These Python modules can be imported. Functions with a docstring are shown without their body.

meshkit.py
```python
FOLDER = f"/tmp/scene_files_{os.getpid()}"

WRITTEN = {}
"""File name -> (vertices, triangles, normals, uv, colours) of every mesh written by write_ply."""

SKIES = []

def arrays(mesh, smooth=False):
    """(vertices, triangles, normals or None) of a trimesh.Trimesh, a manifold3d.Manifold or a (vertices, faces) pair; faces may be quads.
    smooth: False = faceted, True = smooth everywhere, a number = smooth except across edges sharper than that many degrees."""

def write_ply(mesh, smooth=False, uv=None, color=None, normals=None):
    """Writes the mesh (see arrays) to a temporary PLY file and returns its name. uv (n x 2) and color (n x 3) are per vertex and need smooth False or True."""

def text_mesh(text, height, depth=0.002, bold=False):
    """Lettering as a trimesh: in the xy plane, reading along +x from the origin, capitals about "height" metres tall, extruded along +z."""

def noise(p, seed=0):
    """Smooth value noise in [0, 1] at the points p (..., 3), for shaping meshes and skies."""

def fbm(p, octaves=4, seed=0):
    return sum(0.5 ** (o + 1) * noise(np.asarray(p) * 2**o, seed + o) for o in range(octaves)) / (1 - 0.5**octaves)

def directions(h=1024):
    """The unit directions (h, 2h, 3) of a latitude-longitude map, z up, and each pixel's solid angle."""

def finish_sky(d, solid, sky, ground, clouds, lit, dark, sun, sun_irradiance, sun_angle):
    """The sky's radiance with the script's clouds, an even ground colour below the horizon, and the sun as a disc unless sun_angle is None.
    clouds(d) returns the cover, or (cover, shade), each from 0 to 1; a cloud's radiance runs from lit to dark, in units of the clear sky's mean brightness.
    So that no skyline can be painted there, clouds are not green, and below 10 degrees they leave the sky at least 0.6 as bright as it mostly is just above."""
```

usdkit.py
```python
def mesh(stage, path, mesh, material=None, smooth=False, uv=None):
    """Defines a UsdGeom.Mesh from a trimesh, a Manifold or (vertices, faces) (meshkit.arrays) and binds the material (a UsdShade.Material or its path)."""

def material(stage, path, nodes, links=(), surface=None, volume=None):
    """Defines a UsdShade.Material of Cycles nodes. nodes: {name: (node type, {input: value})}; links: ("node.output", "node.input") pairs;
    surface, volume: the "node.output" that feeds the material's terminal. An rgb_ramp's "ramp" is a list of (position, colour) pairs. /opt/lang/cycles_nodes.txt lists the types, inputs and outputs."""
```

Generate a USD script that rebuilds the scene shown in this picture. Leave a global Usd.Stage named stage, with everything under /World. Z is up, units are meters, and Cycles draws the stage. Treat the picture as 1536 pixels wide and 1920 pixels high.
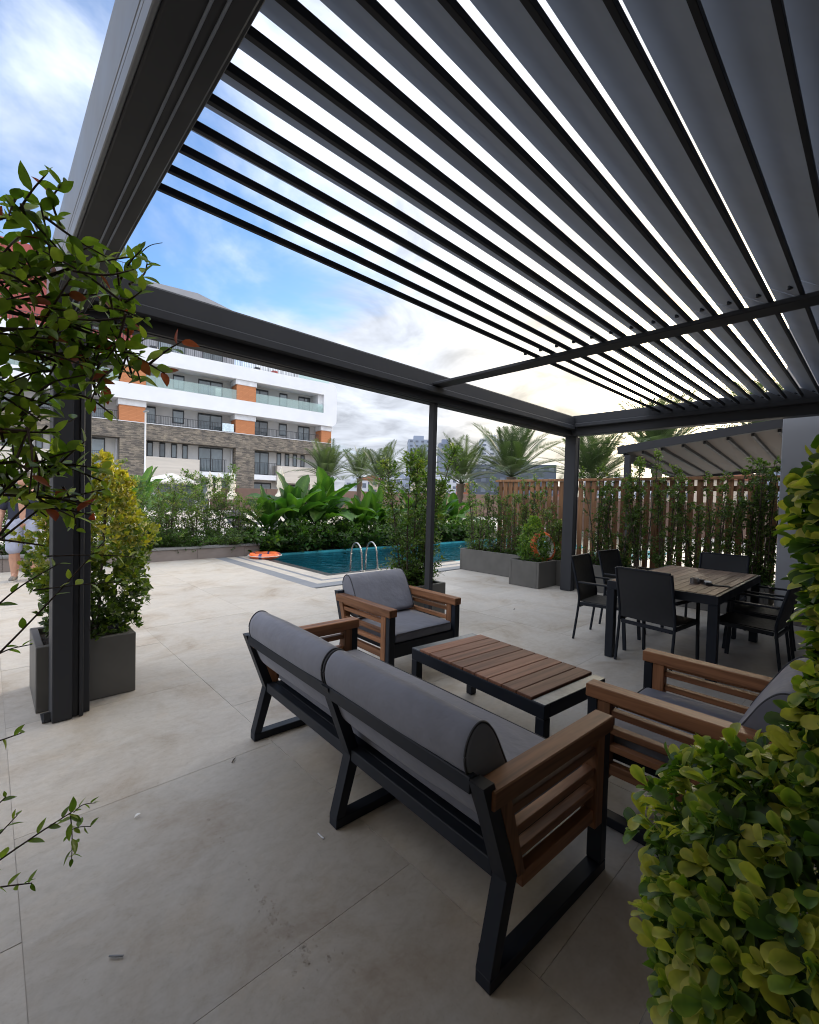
import math, random
import numpy as np
import trimesh, shapely
from shapely import geometry as sg
import manifold3d as m3
import usdkit, meshkit
from pxr import Usd, UsdGeom, UsdLux, UsdShade, Sdf, Gf, Vt

stage = Usd.Stage.CreateInMemory()
UsdGeom.SetStageUpAxis(stage, UsdGeom.Tokens.z)
UsdGeom.Xform.Define(stage, '/World')
PI = math.pi

# ---------------------------------------------------------------- camera
H = 1.48
yaw, pitch, roll = (math.radians(a) for a in (43.37, 1.559, 1.535))
fwd = np.array([math.sin(yaw) * math.cos(pitch), math.cos(yaw) * math.cos(pitch), -math.sin(pitch)])
r0 = np.cross(fwd, [0, 0, 1]); r0 /= np.linalg.norm(r0); u0 = np.cross(r0, fwd)
rt = math.cos(roll) * r0 + math.sin(roll) * u0
up = -math.sin(roll) * r0 + math.cos(roll) * u0
cam = UsdGeom.Camera.Define(stage, '/World/camera')
cam.CreateHorizontalApertureAttr(36.0)
cam.CreateFocalLengthAttr(36.0 * 839.9 / 1536)
cam.CreateClippingRangeAttr(Gf.Vec2f(0.05, 5000))
cam.CreateExposureAttr(1.14)
M4 = Gf.Matrix4d(*rt, 0, *up, 0, *(-fwd), 0, 0, 0, H, 1)
cam.AddTransformOp().Set(M4)

# ---------------------------------------------------------------- sky and sun
SUN_EL, SUN_AZ = math.radians(12.6), math.radians(81.1)
sund = np.array([math.sin(SUN_AZ) * math.cos(SUN_EL), math.cos(SUN_AZ) * math.cos(SUN_EL), math.sin(SUN_EL)])
SKY_STRENGTH = 0.12
blue = np.array([math.sin(math.radians(2)) * .84, math.cos(math.radians(2)) * .84, .50])
sky = UsdLux.DomeLight.Define(stage, '/World/sky')
sky.GetPrim().SetCustomDataByKey('kind', 'structure')
skymat = usdkit.material(stage, '/World/Looks/sky', {
    'tc': ('texture_coordinate', {}),
    'sky': ('sky_texture', {'sky_type': 'single_scattering', 'sun_disc': False, 'sun_elevation': SUN_EL, 'sun_rotation': SUN_AZ, 'altitude': 0.0, 'air_density': 1.0, 'aerosol_density': 0.6, 'ozone_density': 2.5}),
    'nrm': ('vector_math', {'math_type': 'normalize'}),
    'sep': ('separate_xyz', {}),
    'zc': ('math', {'math_type': 'add', 'value2': 0.16}),
    'zm': ('math', {'math_type': 'maximum', 'value2': 0.06}),
    'px': ('math', {'math_type': 'divide'}),
    'py': ('math', {'math_type': 'divide'}),
    'cxy': ('combine_xyz', {'z': 0.0}),
    'n1': ('noise_texture', {'dimensions': '3D', 'scale': 1.15, 'detail': 9.0, 'roughness': 0.56, 'distortion': 0.35}),
    'n2': ('noise_texture', {'dimensions': '3D', 'scale': 2.6, 'detail': 6.0, 'roughness': 0.55, 'distortion': 0.5}),
    # cover: noise plus a broad bank of cloud towards the sun, thinner away from it
    'dblue': ('vector_math', {'math_type': 'dot_product', 'vector2': tuple(blue)}),
    'bias': ('map_range', {'range_type': 'smoothstep', 'from_min': 0.74, 'from_max': 1.0, 'to_min': 0.30, 'to_max': -0.06, 'clamp': True}),
    'cov': ('math', {'math_type': 'add'}),
    'cr': ('map_range', {'range_type': 'smoothstep', 'from_min': 0.40, 'from_max': 0.66, 'to_min': 0.0, 'to_max': 1.0, 'clamp': True}),
    'dsun': ('vector_math', {'math_type': 'dot_product', 'vector2': tuple(sund)}),
    'glow': ('map_range', {'range_type': 'smoothstep', 'from_min': 0.78, 'from_max': 1.0, 'to_min': 0.0, 'to_max': 1.0, 'clamp': True}),
    'lit': ('mix_color', {'a': (4.5, 4.8, 5.4), 'b': (8.6, 7.8, 6.3)}),
    'shadev': ('map_range', {'from_min': 0.30, 'from_max': 0.70, 'to_min': 0.52, 'to_max': 1.16, 'clamp': True}),
    'shade': ('vector_math', {'math_type': 'scale'}),
    'skys': ('mix_color', {'blend_type': 'multiply', 'fac': 1.0, 'b': (1.05, 1.18, 1.38)}),
    'halo': ('map_range', {'range_type': 'smoothstep', 'from_min': 0.955, 'from_max': 0.9995, 'to_min': 0.0, 'to_max': 1.0, 'clamp': True}), 'lit2': ('mix_color', {'b': (48.0, 40.0, 27.0)}),
    'zen': ('map_range', {'from_min': 0.0, 'from_max': 1.0, 'to_min': 0.60, 'to_max': 1.62}), 'shz': ('math', {'math_type': 'multiply'}),
    'mix': ('mix_color', {}),
    'bg': ('background_shader', {'strength': SKY_STRENGTH}),
}, [('tc.generated', 'nrm.vector1'), ('nrm.vector', 'sep.vector'), ('sep.z', 'zc.value1'), ('zc.value', 'zm.value1'),
    ('sep.x', 'px.value1'), ('zm.value', 'px.value2'), ('sep.y', 'py.value1'), ('zm.value', 'py.value2'),
    ('px.value', 'cxy.x'), ('py.value', 'cxy.y'), ('cxy.vector', 'n1.vector'), ('cxy.vector', 'n2.vector'),
    ('nrm.vector', 'dblue.vector1'), ('dblue.value', 'bias.value'), ('n1.fac', 'cov.value1'), ('bias.result', 'cov.value2'), ('cov.value', 'cr.value'),
    ('nrm.vector', 'dsun.vector1'), ('dsun.value', 'glow.value'), ('glow.result', 'lit.fac'),
    ('n2.fac', 'shadev.value'), ('dsun.value', 'halo.value'), ('halo.result', 'lit2.fac'), ('lit.result', 'lit2.a'), ('lit2.result', 'shade.vector1'), ('sep.z', 'zen.value'), ('zen.result', 'shz.value1'), ('shadev.result', 'shz.value2'), ('shz.value', 'shade.scale'),
    ('sky.color', 'skys.a'), ('cr.result', 'mix.fac'), ('skys.result', 'mix.a'), ('shade.vector', 'mix.b'), ('mix.result', 'bg.color')],
    surface='bg.background')
UsdShade.MaterialBindingAPI.Apply(sky.GetPrim()).Bind(skymat)

sun = UsdLux.DistantLight.Define(stage, '/World/sun')
sun.CreateIntensityAttr(0.4)
sun.CreateAngleAttr(12.0)
sun.CreateNormalizeAttr(True)
sun.CreateColorAttr(Gf.Vec3f(1.0, 0.90, 0.74))
sz = sund; sx = np.cross([0, 0, 1], sz); sx /= np.linalg.norm(sx); sy = np.cross(sz, sx)
sun.AddTransformOp().Set(Gf.Matrix4d(*sx, 0, *sy, 0, *sz, 0, 0, 0, 0, 1))

# ================================================================ helpers
used = {}
def path_for(name, parent):
    base = (parent.GetPath().pathString if parent is not None else '/World') + '/' + name
    n = used.get(base, 0); used[base] = n + 1
    return base if n == 0 else f'{base}_{n:03d}'

def tag(p, label=None, cat=None, group=None, kind=None):
    p = p.GetPrim() if hasattr(p, 'GetPrim') else p
    for k, v in (('label', label), ('category', cat), ('group', group), ('kind', kind)):
        if v: p.SetCustomDataByKey(k, v)
    return p

def thing(name, label, cat, loc=(0, 0, 0), rotz=0.0, group=None, kind=None):
    x = UsdGeom.Xform.Define(stage, path_for(name, None))
    x.AddTranslateOp().Set(Gf.Vec3d(*map(float, loc)))
    if rotz: x.AddRotateZOp().Set(float(rotz))
    return tag(x, label, cat, group, kind)

def struct(name, loc=(0, 0, 0), rotz=0.0):
    x = UsdGeom.Xform.Define(stage, path_for(name, None))
    x.AddTranslateOp().Set(Gf.Vec3d(*map(float, loc)))
    if rotz: x.AddRotateZOp().Set(float(rotz))
    return tag(x, kind='structure')

def obj(name, mesh, mat, parent=None, smooth=False, label=None, kind=None, tone=None):
    m = usdkit.mesh(stage, path_for(name, parent), mesh, mat, smooth)
    if tone is not None:
        UsdGeom.PrimvarsAPI(m).CreatePrimvar('tone', Sdf.ValueTypeNames.FloatArray, 'vertex').Set(Vt.FloatArray.FromNumpy(np.asarray(tone, np.float32)))
    return tag(m, label, None, None, kind)

def copy_of(src, loc, rotz=0.0, label=None, group=None, scale=None):
    was = src.GetCustomData()
    x = UsdGeom.Xform.Define(stage, path_for(src.GetName(), None))
    x.GetPrim().GetReferences().AddInternalReference(src.GetPath())
    x.ClearXformOpOrder()
    for a in list(x.GetPrim().GetAttributes()):
        pass
    t = x.GetPrim().GetAttribute('xformOp:translate'); t = UsdGeom.XformOp(t) if t else x.AddTranslateOp()
    t.Set(Gf.Vec3d(*map(float, loc)))
    ops = [t]
    r = x.GetPrim().GetAttribute('xformOp:rotateZ')
    r = UsdGeom.XformOp(r) if r else x.AddRotateZOp()
    r.Set(float(rotz)); ops.append(r)
    if scale:
        s = x.AddScaleOp(); s.Set(Gf.Vec3f(*scale)); ops.append(s)
    x.SetXformOpOrder(ops)
    p = x.GetPrim(); p.SetInstanceable(True)
    return tag(p, label or was.get('label'), was.get('category'), group or was.get('group'))

# chamfered box with a fixed topology
def _cb():
    P = []
    for sx_ in (-1, 1):
        for sy_ in (-1, 1):
            for sz_ in (-1, 1):
                for ax in range(3):
                    P.append((sx_, sy_, sz_, ax))
    pts = np.array([[s * (1.0 if k == ax else 0.8) for k, s in enumerate((a, b, c))] for a, b, c, ax in P])
    h = trimesh.convex.convex_hull(pts)
    from scipy.spatial import cKDTree
    idx = cKDTree(pts).query(h.vertices)[1]
    return np.array(P), idx[h.faces]
_CBP, _CBF = _cb()
def cbox(x0, x1, y0, y1, z0, z1, c=0.004):
    s = np.array([x1 - x0, y1 - y0, z1 - z0]) / 2; o = np.array([x0 + x1, y0 + y1, z0 + z1]) / 2
    c = min(c, s.min() * 0.45)
    v = _CBP[:, :3] * (s - c)
    for k in range(3):
        v[:, k] += np.where(_CBP[:, 3] == k, _CBP[:, k] * c, 0)
    return v + o, _CBF
BOXV = np.array([[a, b, c] for a in (0, 1) for b in (0, 1) for c in (0, 1)], float)
BOXF = np.array([[0, 1, 3], [0, 3, 2], [4, 6, 7], [4, 7, 5], [0, 4, 5], [0, 5, 1], [2, 3, 7], [2, 7, 6], [0, 2, 6], [0, 6, 4], [1, 5, 7], [1, 7, 3]])
def box(x0, x1, y0, y1, z0, z1):
    return BOXV * [x1 - x0, y1 - y0, z1 - z0] + [x0, y0, z0], BOXF
def join(parts):
    vs, fs, n = [], [], 0
    for v, f in parts:
        v = np.asarray(v); vs.append(v); fs.append(np.asarray(f) + n); n += len(v)
    return np.vstack(vs), np.vstack(fs)
def bar(p, q, w, h, c=0.003, side=None):
    """chamfered bar from p to q: w across (horizontal), h in the other direction"""
    p, q = np.array(p, float), np.array(q, float); d = q - p; L = np.linalg.norm(d); d /= L
    s = np.array(side, float) if side is not None else np.cross(d, [0, 0, 1.0])
    if np.linalg.norm(s) < 1e-6: s = np.array([1.0, 0, 0])
    s /= np.linalg.norm(s); t = np.cross(s, d)
    v, f = cbox(0, L, -w / 2, w / 2, -h / 2, h / 2, c)
    return p + v[:, :1] * d + v[:, 1:2] * s + v[:, 2:3] * t, f
def tube(pts, rad, n=8, cap=True):
    p = np.asarray(pts, float); rad = np.broadcast_to(rad, (len(p),)).astype(float)
    t = np.gradient(p, axis=0); t /= np.linalg.norm(t, axis=1, keepdims=True) + 1e-12
    ref = np.array([0, 0, 1.0]) if abs(t[:, 2]).mean() < 0.8 else np.array([1.0, 0, 0])
    a = np.cross(t, ref); a /= np.linalg.norm(a, axis=1, keepdims=True) + 1e-12
    b = np.cross(t, a); ang = np.arange(n) * 2 * PI / n
    v = p[:, None] + rad[:, None, None] * (np.cos(ang)[None, :, None] * a[:, None] + np.sin(ang)[None, :, None] * b[:, None])
    v = v.reshape(-1, 3); fs = []
    i, j = np.meshgrid(np.arange(len(p) - 1), np.arange(n), indexing='ij'); i = i.ravel(); j = j.ravel(); k = (j + 1) % n
    q = np.stack([i * n + j, (i + 1) * n + j, (i + 1) * n + k, i * n + k], 1)
    fs.append(q[:, [0, 1, 2]]); fs.append(q[:, [0, 2, 3]])
    if cap:
        m = len(v); v = np.vstack([v, p[0], p[-1]]); o = (len(p) - 1) * n; jj = np.arange(n)
        fs.append(np.stack([np.full(n, m), jj, (jj + 1) % n], 1)); fs.append(np.stack([np.full(n, m + 1), o + (jj + 1) % n, o + jj], 1))
    return v, np.vstack(fs)
def lathe(prof, n=20):
    """profile [(r,z)...] around z"""
    prof = np.array(prof, float); ang = np.arange(n) * 2 * PI / n; m = len(prof)
    v = np.stack([prof[:, None, 0] * np.cos(ang), prof[:, None, 0] * np.sin(ang), np.repeat(prof[:, 1:2], n, 1)], -1).reshape(-1, 3)
    i, j = np.meshgrid(np.arange(m - 1), np.arange(n), indexing='ij'); i = i.ravel(); j = j.ravel(); k = (j + 1) % n
    q = np.stack([i * n + j, i * n + k, (i + 1) * n + k, (i + 1) * n + j], 1)
    return v, np.vstack([q[:, [0, 1, 2]], q[:, [0, 2, 3]]])
def extrude(poly, axis, a0, a1, holes=()):
    """polygon in the two other axes (cyclic order), extruded along axis 0/1/2 from a0 to a1"""
    pg = sg.Polygon(poly, holes)
    m = trimesh.creation.extrude_polygon(pg, a1 - a0, engine='earcut')
    v = np.array(m.vertices); v[:, 2] += a0; f = np.array(m.faces)
    if axis == 2: return v, f
    if axis == 0: return v[:, [2, 0, 1]], f           # poly=(y,z)
    return v[:, [0, 2, 1]], f[:, ::-1]                # poly=(x,z)
def xf(m, ang=0.0, t=(0, 0, 0), s=1.0):
    v, f = m; c, n = math.cos(ang), math.sin(ang); v = np.asarray(v) * s
    return np.stack([v[:, 0] * c - v[:, 1] * n + t[0], v[:, 0] * n + v[:, 1] * c + t[1], v[:, 2] + t[2]], 1), f
def chaikin(p, n=2, closed=True):
    p = np.array(p, float)
    for _ in range(n):
        q = np.roll(p, -1, 0) if closed else p[1:]
        b = p if closed else p[:-1]
        r = np.empty((2 * len(q), p.shape[1])); r[0::2] = .75 * b + .25 * q; r[1::2] = .25 * b + .75 * q
        p = r if closed else np.vstack([p[:1], r, p[-1:]])
    return p

# ================================================================ materials
L = '/World/Looks/'
def mat(name, col, rough=0.5, var=0.15, scale=6.0, bump=0.0, bscale=60.0, spec=0.5, metal=0.0, col2=None, space='object', stretch=(1, 1, 1), bdist=0.01, sheen=0.0):
    col = np.array(col, float); c2 = np.array(col2, float) if col2 is not None else col * (1 - var); c1 = col * (1 + var * .6) if col2 is None else col
    nodes = {'tc': ('texture_coordinate', {}) if space == 'object' else ('geometry', {}),
             'map': ('mapping', {'scale': stretch}),
             'n': ('noise_texture', {'scale': scale, 'detail': 6.0, 'roughness': 0.6}),
             'r': ('rgb_ramp', {'ramp': [(0.3, tuple(c2)), (0.7, tuple(np.clip(c1, 0, 1)))]}),
             'rr': ('map_range', {'from_min': 0.3, 'from_max': 0.7, 'to_min': max(rough - .08, .02), 'to_max': min(rough + .08, 1.0)}),
             'p': ('principled_bsdf', {'metallic': metal, 'specular_ior_level': spec, 'sheen_weight': sheen})}
    links = [(('tc.object' if space == 'object' else 'tc.position'), 'map.vector'), ('map.vector', 'n.vector'), ('n.fac', 'r.fac'), ('r.color', 'p.base_color'), ('n.fac', 'rr.value'), ('rr.result', 'p.roughness')]
    if bump:
        nodes['bn'] = ('noise_texture', {'scale': bscale, 'detail': 4.0}); nodes['b'] = ('bump', {'strength': bump, 'distance': bdist})
        links += [('map.vector', 'bn.vector'), ('bn.fac', 'b.height'), ('b.normal', 'p.normal')]
    return usdkit.material(stage, L + name, nodes, links, surface='p.BSDF')

M = {}
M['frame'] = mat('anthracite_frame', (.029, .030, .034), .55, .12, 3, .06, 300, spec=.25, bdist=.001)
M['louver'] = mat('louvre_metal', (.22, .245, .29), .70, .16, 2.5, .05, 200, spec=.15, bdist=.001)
M['plate'] = mat('brushed_plate', (.16, .17, .185), .32, .1, 6, metal=.6)
M['fascia'] = mat('pale_fascia', (.15, .16, .175), .4, .1, 2.5)  # beam metal made paler to stand for sky light on it
M['navy'] = mat('dark_metal', (.011, .014, .021), .5, .2, 5, .05, 400, spec=.3, bdist=.001)
M['black'] = mat('black_sling', (.012, .013, .016), .65, .2, 40, .3, 900, bdist=.001)
M['cushion'] = mat('grey_cushion', (.20, .206, .245), .85, .12, 5, .5, 16, spec=.3, bdist=.012, sheen=.15)
M['piping'] = mat('dark_piping', (.045, .046, .052), .8, .1, 20)
M['planter'] = mat('taupe_planter', (.090, .085, .077), .55, .28, 2.2, .08, 150, bdist=.002)
M['soil'] = mat('soil', (.035, .024, .016), .95, .4, 40, .8, 60, bdist=.02)
M['bark'] = mat('bark', (.10, .075, .055), .9, .35, 30, .5, 80, bdist=.006)
M['twig'] = mat('twig', (.055, .035, .025), .7, .3, 60)
M['render_white'] = mat('white_render', (.74, .75, .78), .8, .05, .6, space='object')
M['render_grey'] = mat('pale_grey_render', (.52, .52, .52), .85, .06, .7)
M['travertine'] = mat('travertine', (.56, .51, .45), .6, .14, .9, stretch=(.35, 1, 4))
M['cap'] = mat('weathered_cap', (.66, .67, .70), .8, .18, 1.6)
M['red_clad'] = mat('red_cladding', (.36, .075, .065), .6, .15, .5, stretch=(6, 6, .3))
M['grey_clad'] = mat('grey_cladding', (.30, .30, .32), .6, .1, .5)
M['dark_frame'] = mat('window_frame', (.03, .033, .038), .4, .1, 3)
M['canvas'] = mat('umbrella_canvas', (.66, .61, .50), .9, .10, 3, .1, 40)
M['steel'] = mat('stainless_steel', (.36, .36, .36), .28, .05, 20, metal=1.0)
M['orange'] = mat('lifebuoy_orange', (.80, .16, .045), .45, .10, 8)
M['buoy_white'] = mat('lifebuoy_white', (.62, .60, .56), .5, .10, 8)
M['buoy_navy'] = mat('lifebuoy_navy', (.04, .03, .12), .5, .1, 8)
M['darktile'] = mat('dark_overflow_tile', (.035, .035, .036), .35, .2, 8)
M['greyband'] = mat('grey_stone', (.21, .22, .24), .55, .12, 4)
M['cream'] = mat('cream_stone', (.52, .47, .41), .55, .12, 4)
M['bedwall'] = mat('bed_wall_stone', (.20, .165, .145), .6, .18, 2)
M['bedcap'] = mat('bed_cap_stone', (.19, .185, .18), .6, .12, 3)
M['pooltile'] = mat('pool_tile', (.028, .29, .34), .4, .2, 6)
M['column'] = mat('grey_column_render', (.36, .37, .40), .85, .06, 2, .15, 90, bdist=.003)
M['plinth'] = mat('plinth_stone', (.15, .13, .12), .6, .2, 6)
M['housewall'] = mat('house_wall_render', (.36, .335, .31), .85, .06, 1)
M['shade_dark'] = mat('dark_screen', (.02, .022, .026), .35, .1, 3)
M['fabric_roof'] = mat('roof_fabric', (.12, .105, .098), .8, .1, 2)
M['skin'] = mat('skin', (.46, .25, .17), .55, .1, 20)
M['shorts'] = mat('pale_shorts', (.34, .36, .46), .85, .08, 20)
M['shirt'] = mat('navy_shirt', (.015, .018, .035), .85, .1, 20)
M['shoe'] = mat('grey_shoe', (.16, .145, .13), .8, .15, 30)
M['hair'] = mat('dark_hair', (.02, .015, .012), .6, .2, 60)
M['sole'] = mat('pale_sole', (.55, .53, .50), .7, .05, 20)
M['paper'] = mat('white_paper', (.75, .74, .72), .7, .05, 30)
M['glassy'] = usdkit.material(stage, L + 'clear_glass', {'p': ('principled_bsdf', {'transmission_weight': .92, 'roughness': .05, 'base_color': (.85, .88, .88), 'ior': 1.45})}, [], surface='p.BSDF')
M['lounger'] = mat('lounger_dark', (.03, .033, .045), .7, .1, 9)
M['terra'] = mat('roof_tile_red', (.32, .11, .06), .8, .2, 3)
M['brownwall'] = mat('brown_wall', (.17, .105, .08), .85, .2, 1)
M['towerA'] = mat('tower_pale', (.27, .31, .39), .8, .08, .05)  # distance haze put into the wall colour as a blue tint
M['towerB'] = mat('tower_grey', (.19, .22, .30), .8, .1, .05)  # grey walls with the blue distance haze mixed in
M['towerC'] = mat('tower_white', (.50, .52, .57), .8, .06, .05)
M['towerglass'] = mat('dark_glass_block', (.07, .085, .11), .3, .2, .08)
M['housecream'] = mat('cream_house', (.55, .46, .36), .85, .1, .1)
M['palewin'] = mat('far_window', (.13, .15, .19), .25, .2, .3)

def pane_mat(name, tint, base, mixv):
    return usdkit.material(stage, L + name, {
        'n': ('noise_texture', {'scale': .35, 'detail': 3.0}), 'g': ('geometry', {}),
        'r': ('rgb_ramp', {'ramp': [(.35, tuple(np.array(base) * .5)), (.65, base)]}),
        'p': ('principled_bsdf', {'roughness': .04, 'specular_ior_level': .9, 'ior': 1.7}), 'oi': ('object_info', {}), 'hv': ('map_range', {'to_min': .35, 'to_max': 1.7}), 'sc': ('vector_math', {'math_type': 'scale'})},
        [('g.position', 'n.vector'), ('n.fac', 'r.fac'), ('oi.random', 'hv.value'), ('r.color', 'sc.vector1'), ('hv.result', 'sc.scale'), ('sc.vector', 'p.base_color')], surface='p.BSDF')
M['pane'] = pane_mat('window_pane', None, (.17, .21, .23), 0)
M['balcony_glass'] = usdkit.material(stage, L + 'balcony_glass', {
    't': ('transparent_bsdf', {'color': (.82, .92, .90)}), 'g': ('glossy_bsdf', {'roughness': .02, 'color': (.9, 1, .97)}),
    'd': ('diffuse_bsdf', {'color': (.55, .65, .62)}), 'm0': ('mix_closure', {'fac': .22}),
    'f': ('fresnel', {'IOR': 1.5}), 'm': ('mix_closure', {})},
    [('t.BSDF', 'm0.closure1'), ('d.BSDF', 'm0.closure2'), ('f.fac', 'm.fac'), ('m0.closure', 'm.closure1'), ('g.BSDF', 'm.closure2')], surface='m.closure')
M['water'] = usdkit.material(stage, L + 'water', {
    'geo': ('geometry', {}), 'mp': ('mapping', {'scale': (1, 1, 1)}), 'n': ('noise_texture', {'scale': 5.0, 'detail': 3.0, 'distortion': .6}),
    'b': ('bump', {'strength': .6, 'distance': .06}), 't': ('transparent_bsdf', {'color': (.26, .70, .78)}), 'g': ('glossy_bsdf', {'roughness': .03}),
    'f': ('fresnel', {'IOR': 1.33}), 'm': ('mix_closure', {})},
    [('geo.position', 'mp.vector'), ('mp.vector', 'n.vector'), ('n.fac', 'b.height'), ('b.normal', 'g.normal'), ('b.normal', 'f.normal'), ('f.fac', 'm.fac'), ('t.BSDF', 'm.closure1'), ('g.BSDF', 'm.closure2')], surface='m.closure')

def wood(name, dark, light, axis, rough=.55, grain=1.0):
    st = [14.0, 14.0, 14.0]; st[axis] = .8
    return usdkit.material(stage, L + name, {
        'tc': ('texture_coordinate', {}), 'oi': ('object_info', {}), 'mp': ('mapping', {'scale': tuple(st)}),
        'off': ('vector_math', {'math_type': 'scale', 'vector1': (7.0, 3.0, 5.0)}), 'add': ('vector_math', {'math_type': 'add'}),
        'n': ('noise_texture', {'scale': 2.2, 'detail': 7.0, 'roughness': .62, 'distortion': .5}),
        'r': ('rgb_ramp', {'ramp': [(.28, dark), (.5, tuple((np.array(dark) * .45 + np.array(light) * .55))), (.74, light)]}),
        'hv': ('map_range', {'to_min': .64, 'to_max': 1.3}), 'sc': ('vector_math', {'math_type': 'scale'}),
        'b': ('bump', {'strength': .25 * grain, 'distance': .002}), 'p': ('principled_bsdf', {'roughness': rough, 'specular_ior_level': .3})},
        [('tc.object', 'mp.vector'), ('oi.random', 'off.scale'), ('mp.vector', 'add.vector1'), ('off.vector', 'add.vector2'), ('add.vector', 'n.vector'),
         ('n.fac', 'r.fac'), ('oi.random', 'hv.value'), ('r.color', 'sc.vector1'), ('hv.result', 'sc.scale'), ('sc.vector', 'p.base_color'), ('n.fac', 'b.height'), ('b.normal', 'p.normal')], surface='p.BSDF')
TD, TL = (.110, .046, .022), (.36, .165, .078)
M['teak_x'] = wood('teak_x', TD, TL, 0); M['teak_y'] = wood('teak_y', TD, TL, 1); M['teak_z'] = wood('teak_z', TD, TL, 2)
M['tabletop'] = wood('brown_slat_top', (.13, .078, .055), (.27, .165, .115), 0, .5)
M['coffeetop'] = wood('brown_plank_top', (.135, .060, .038), (.31, .148, .092), 0, .55)
M['fence'] = wood('fence_wood', (.110, .052, .026), (.27, .138, .066), 2, .7)

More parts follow.
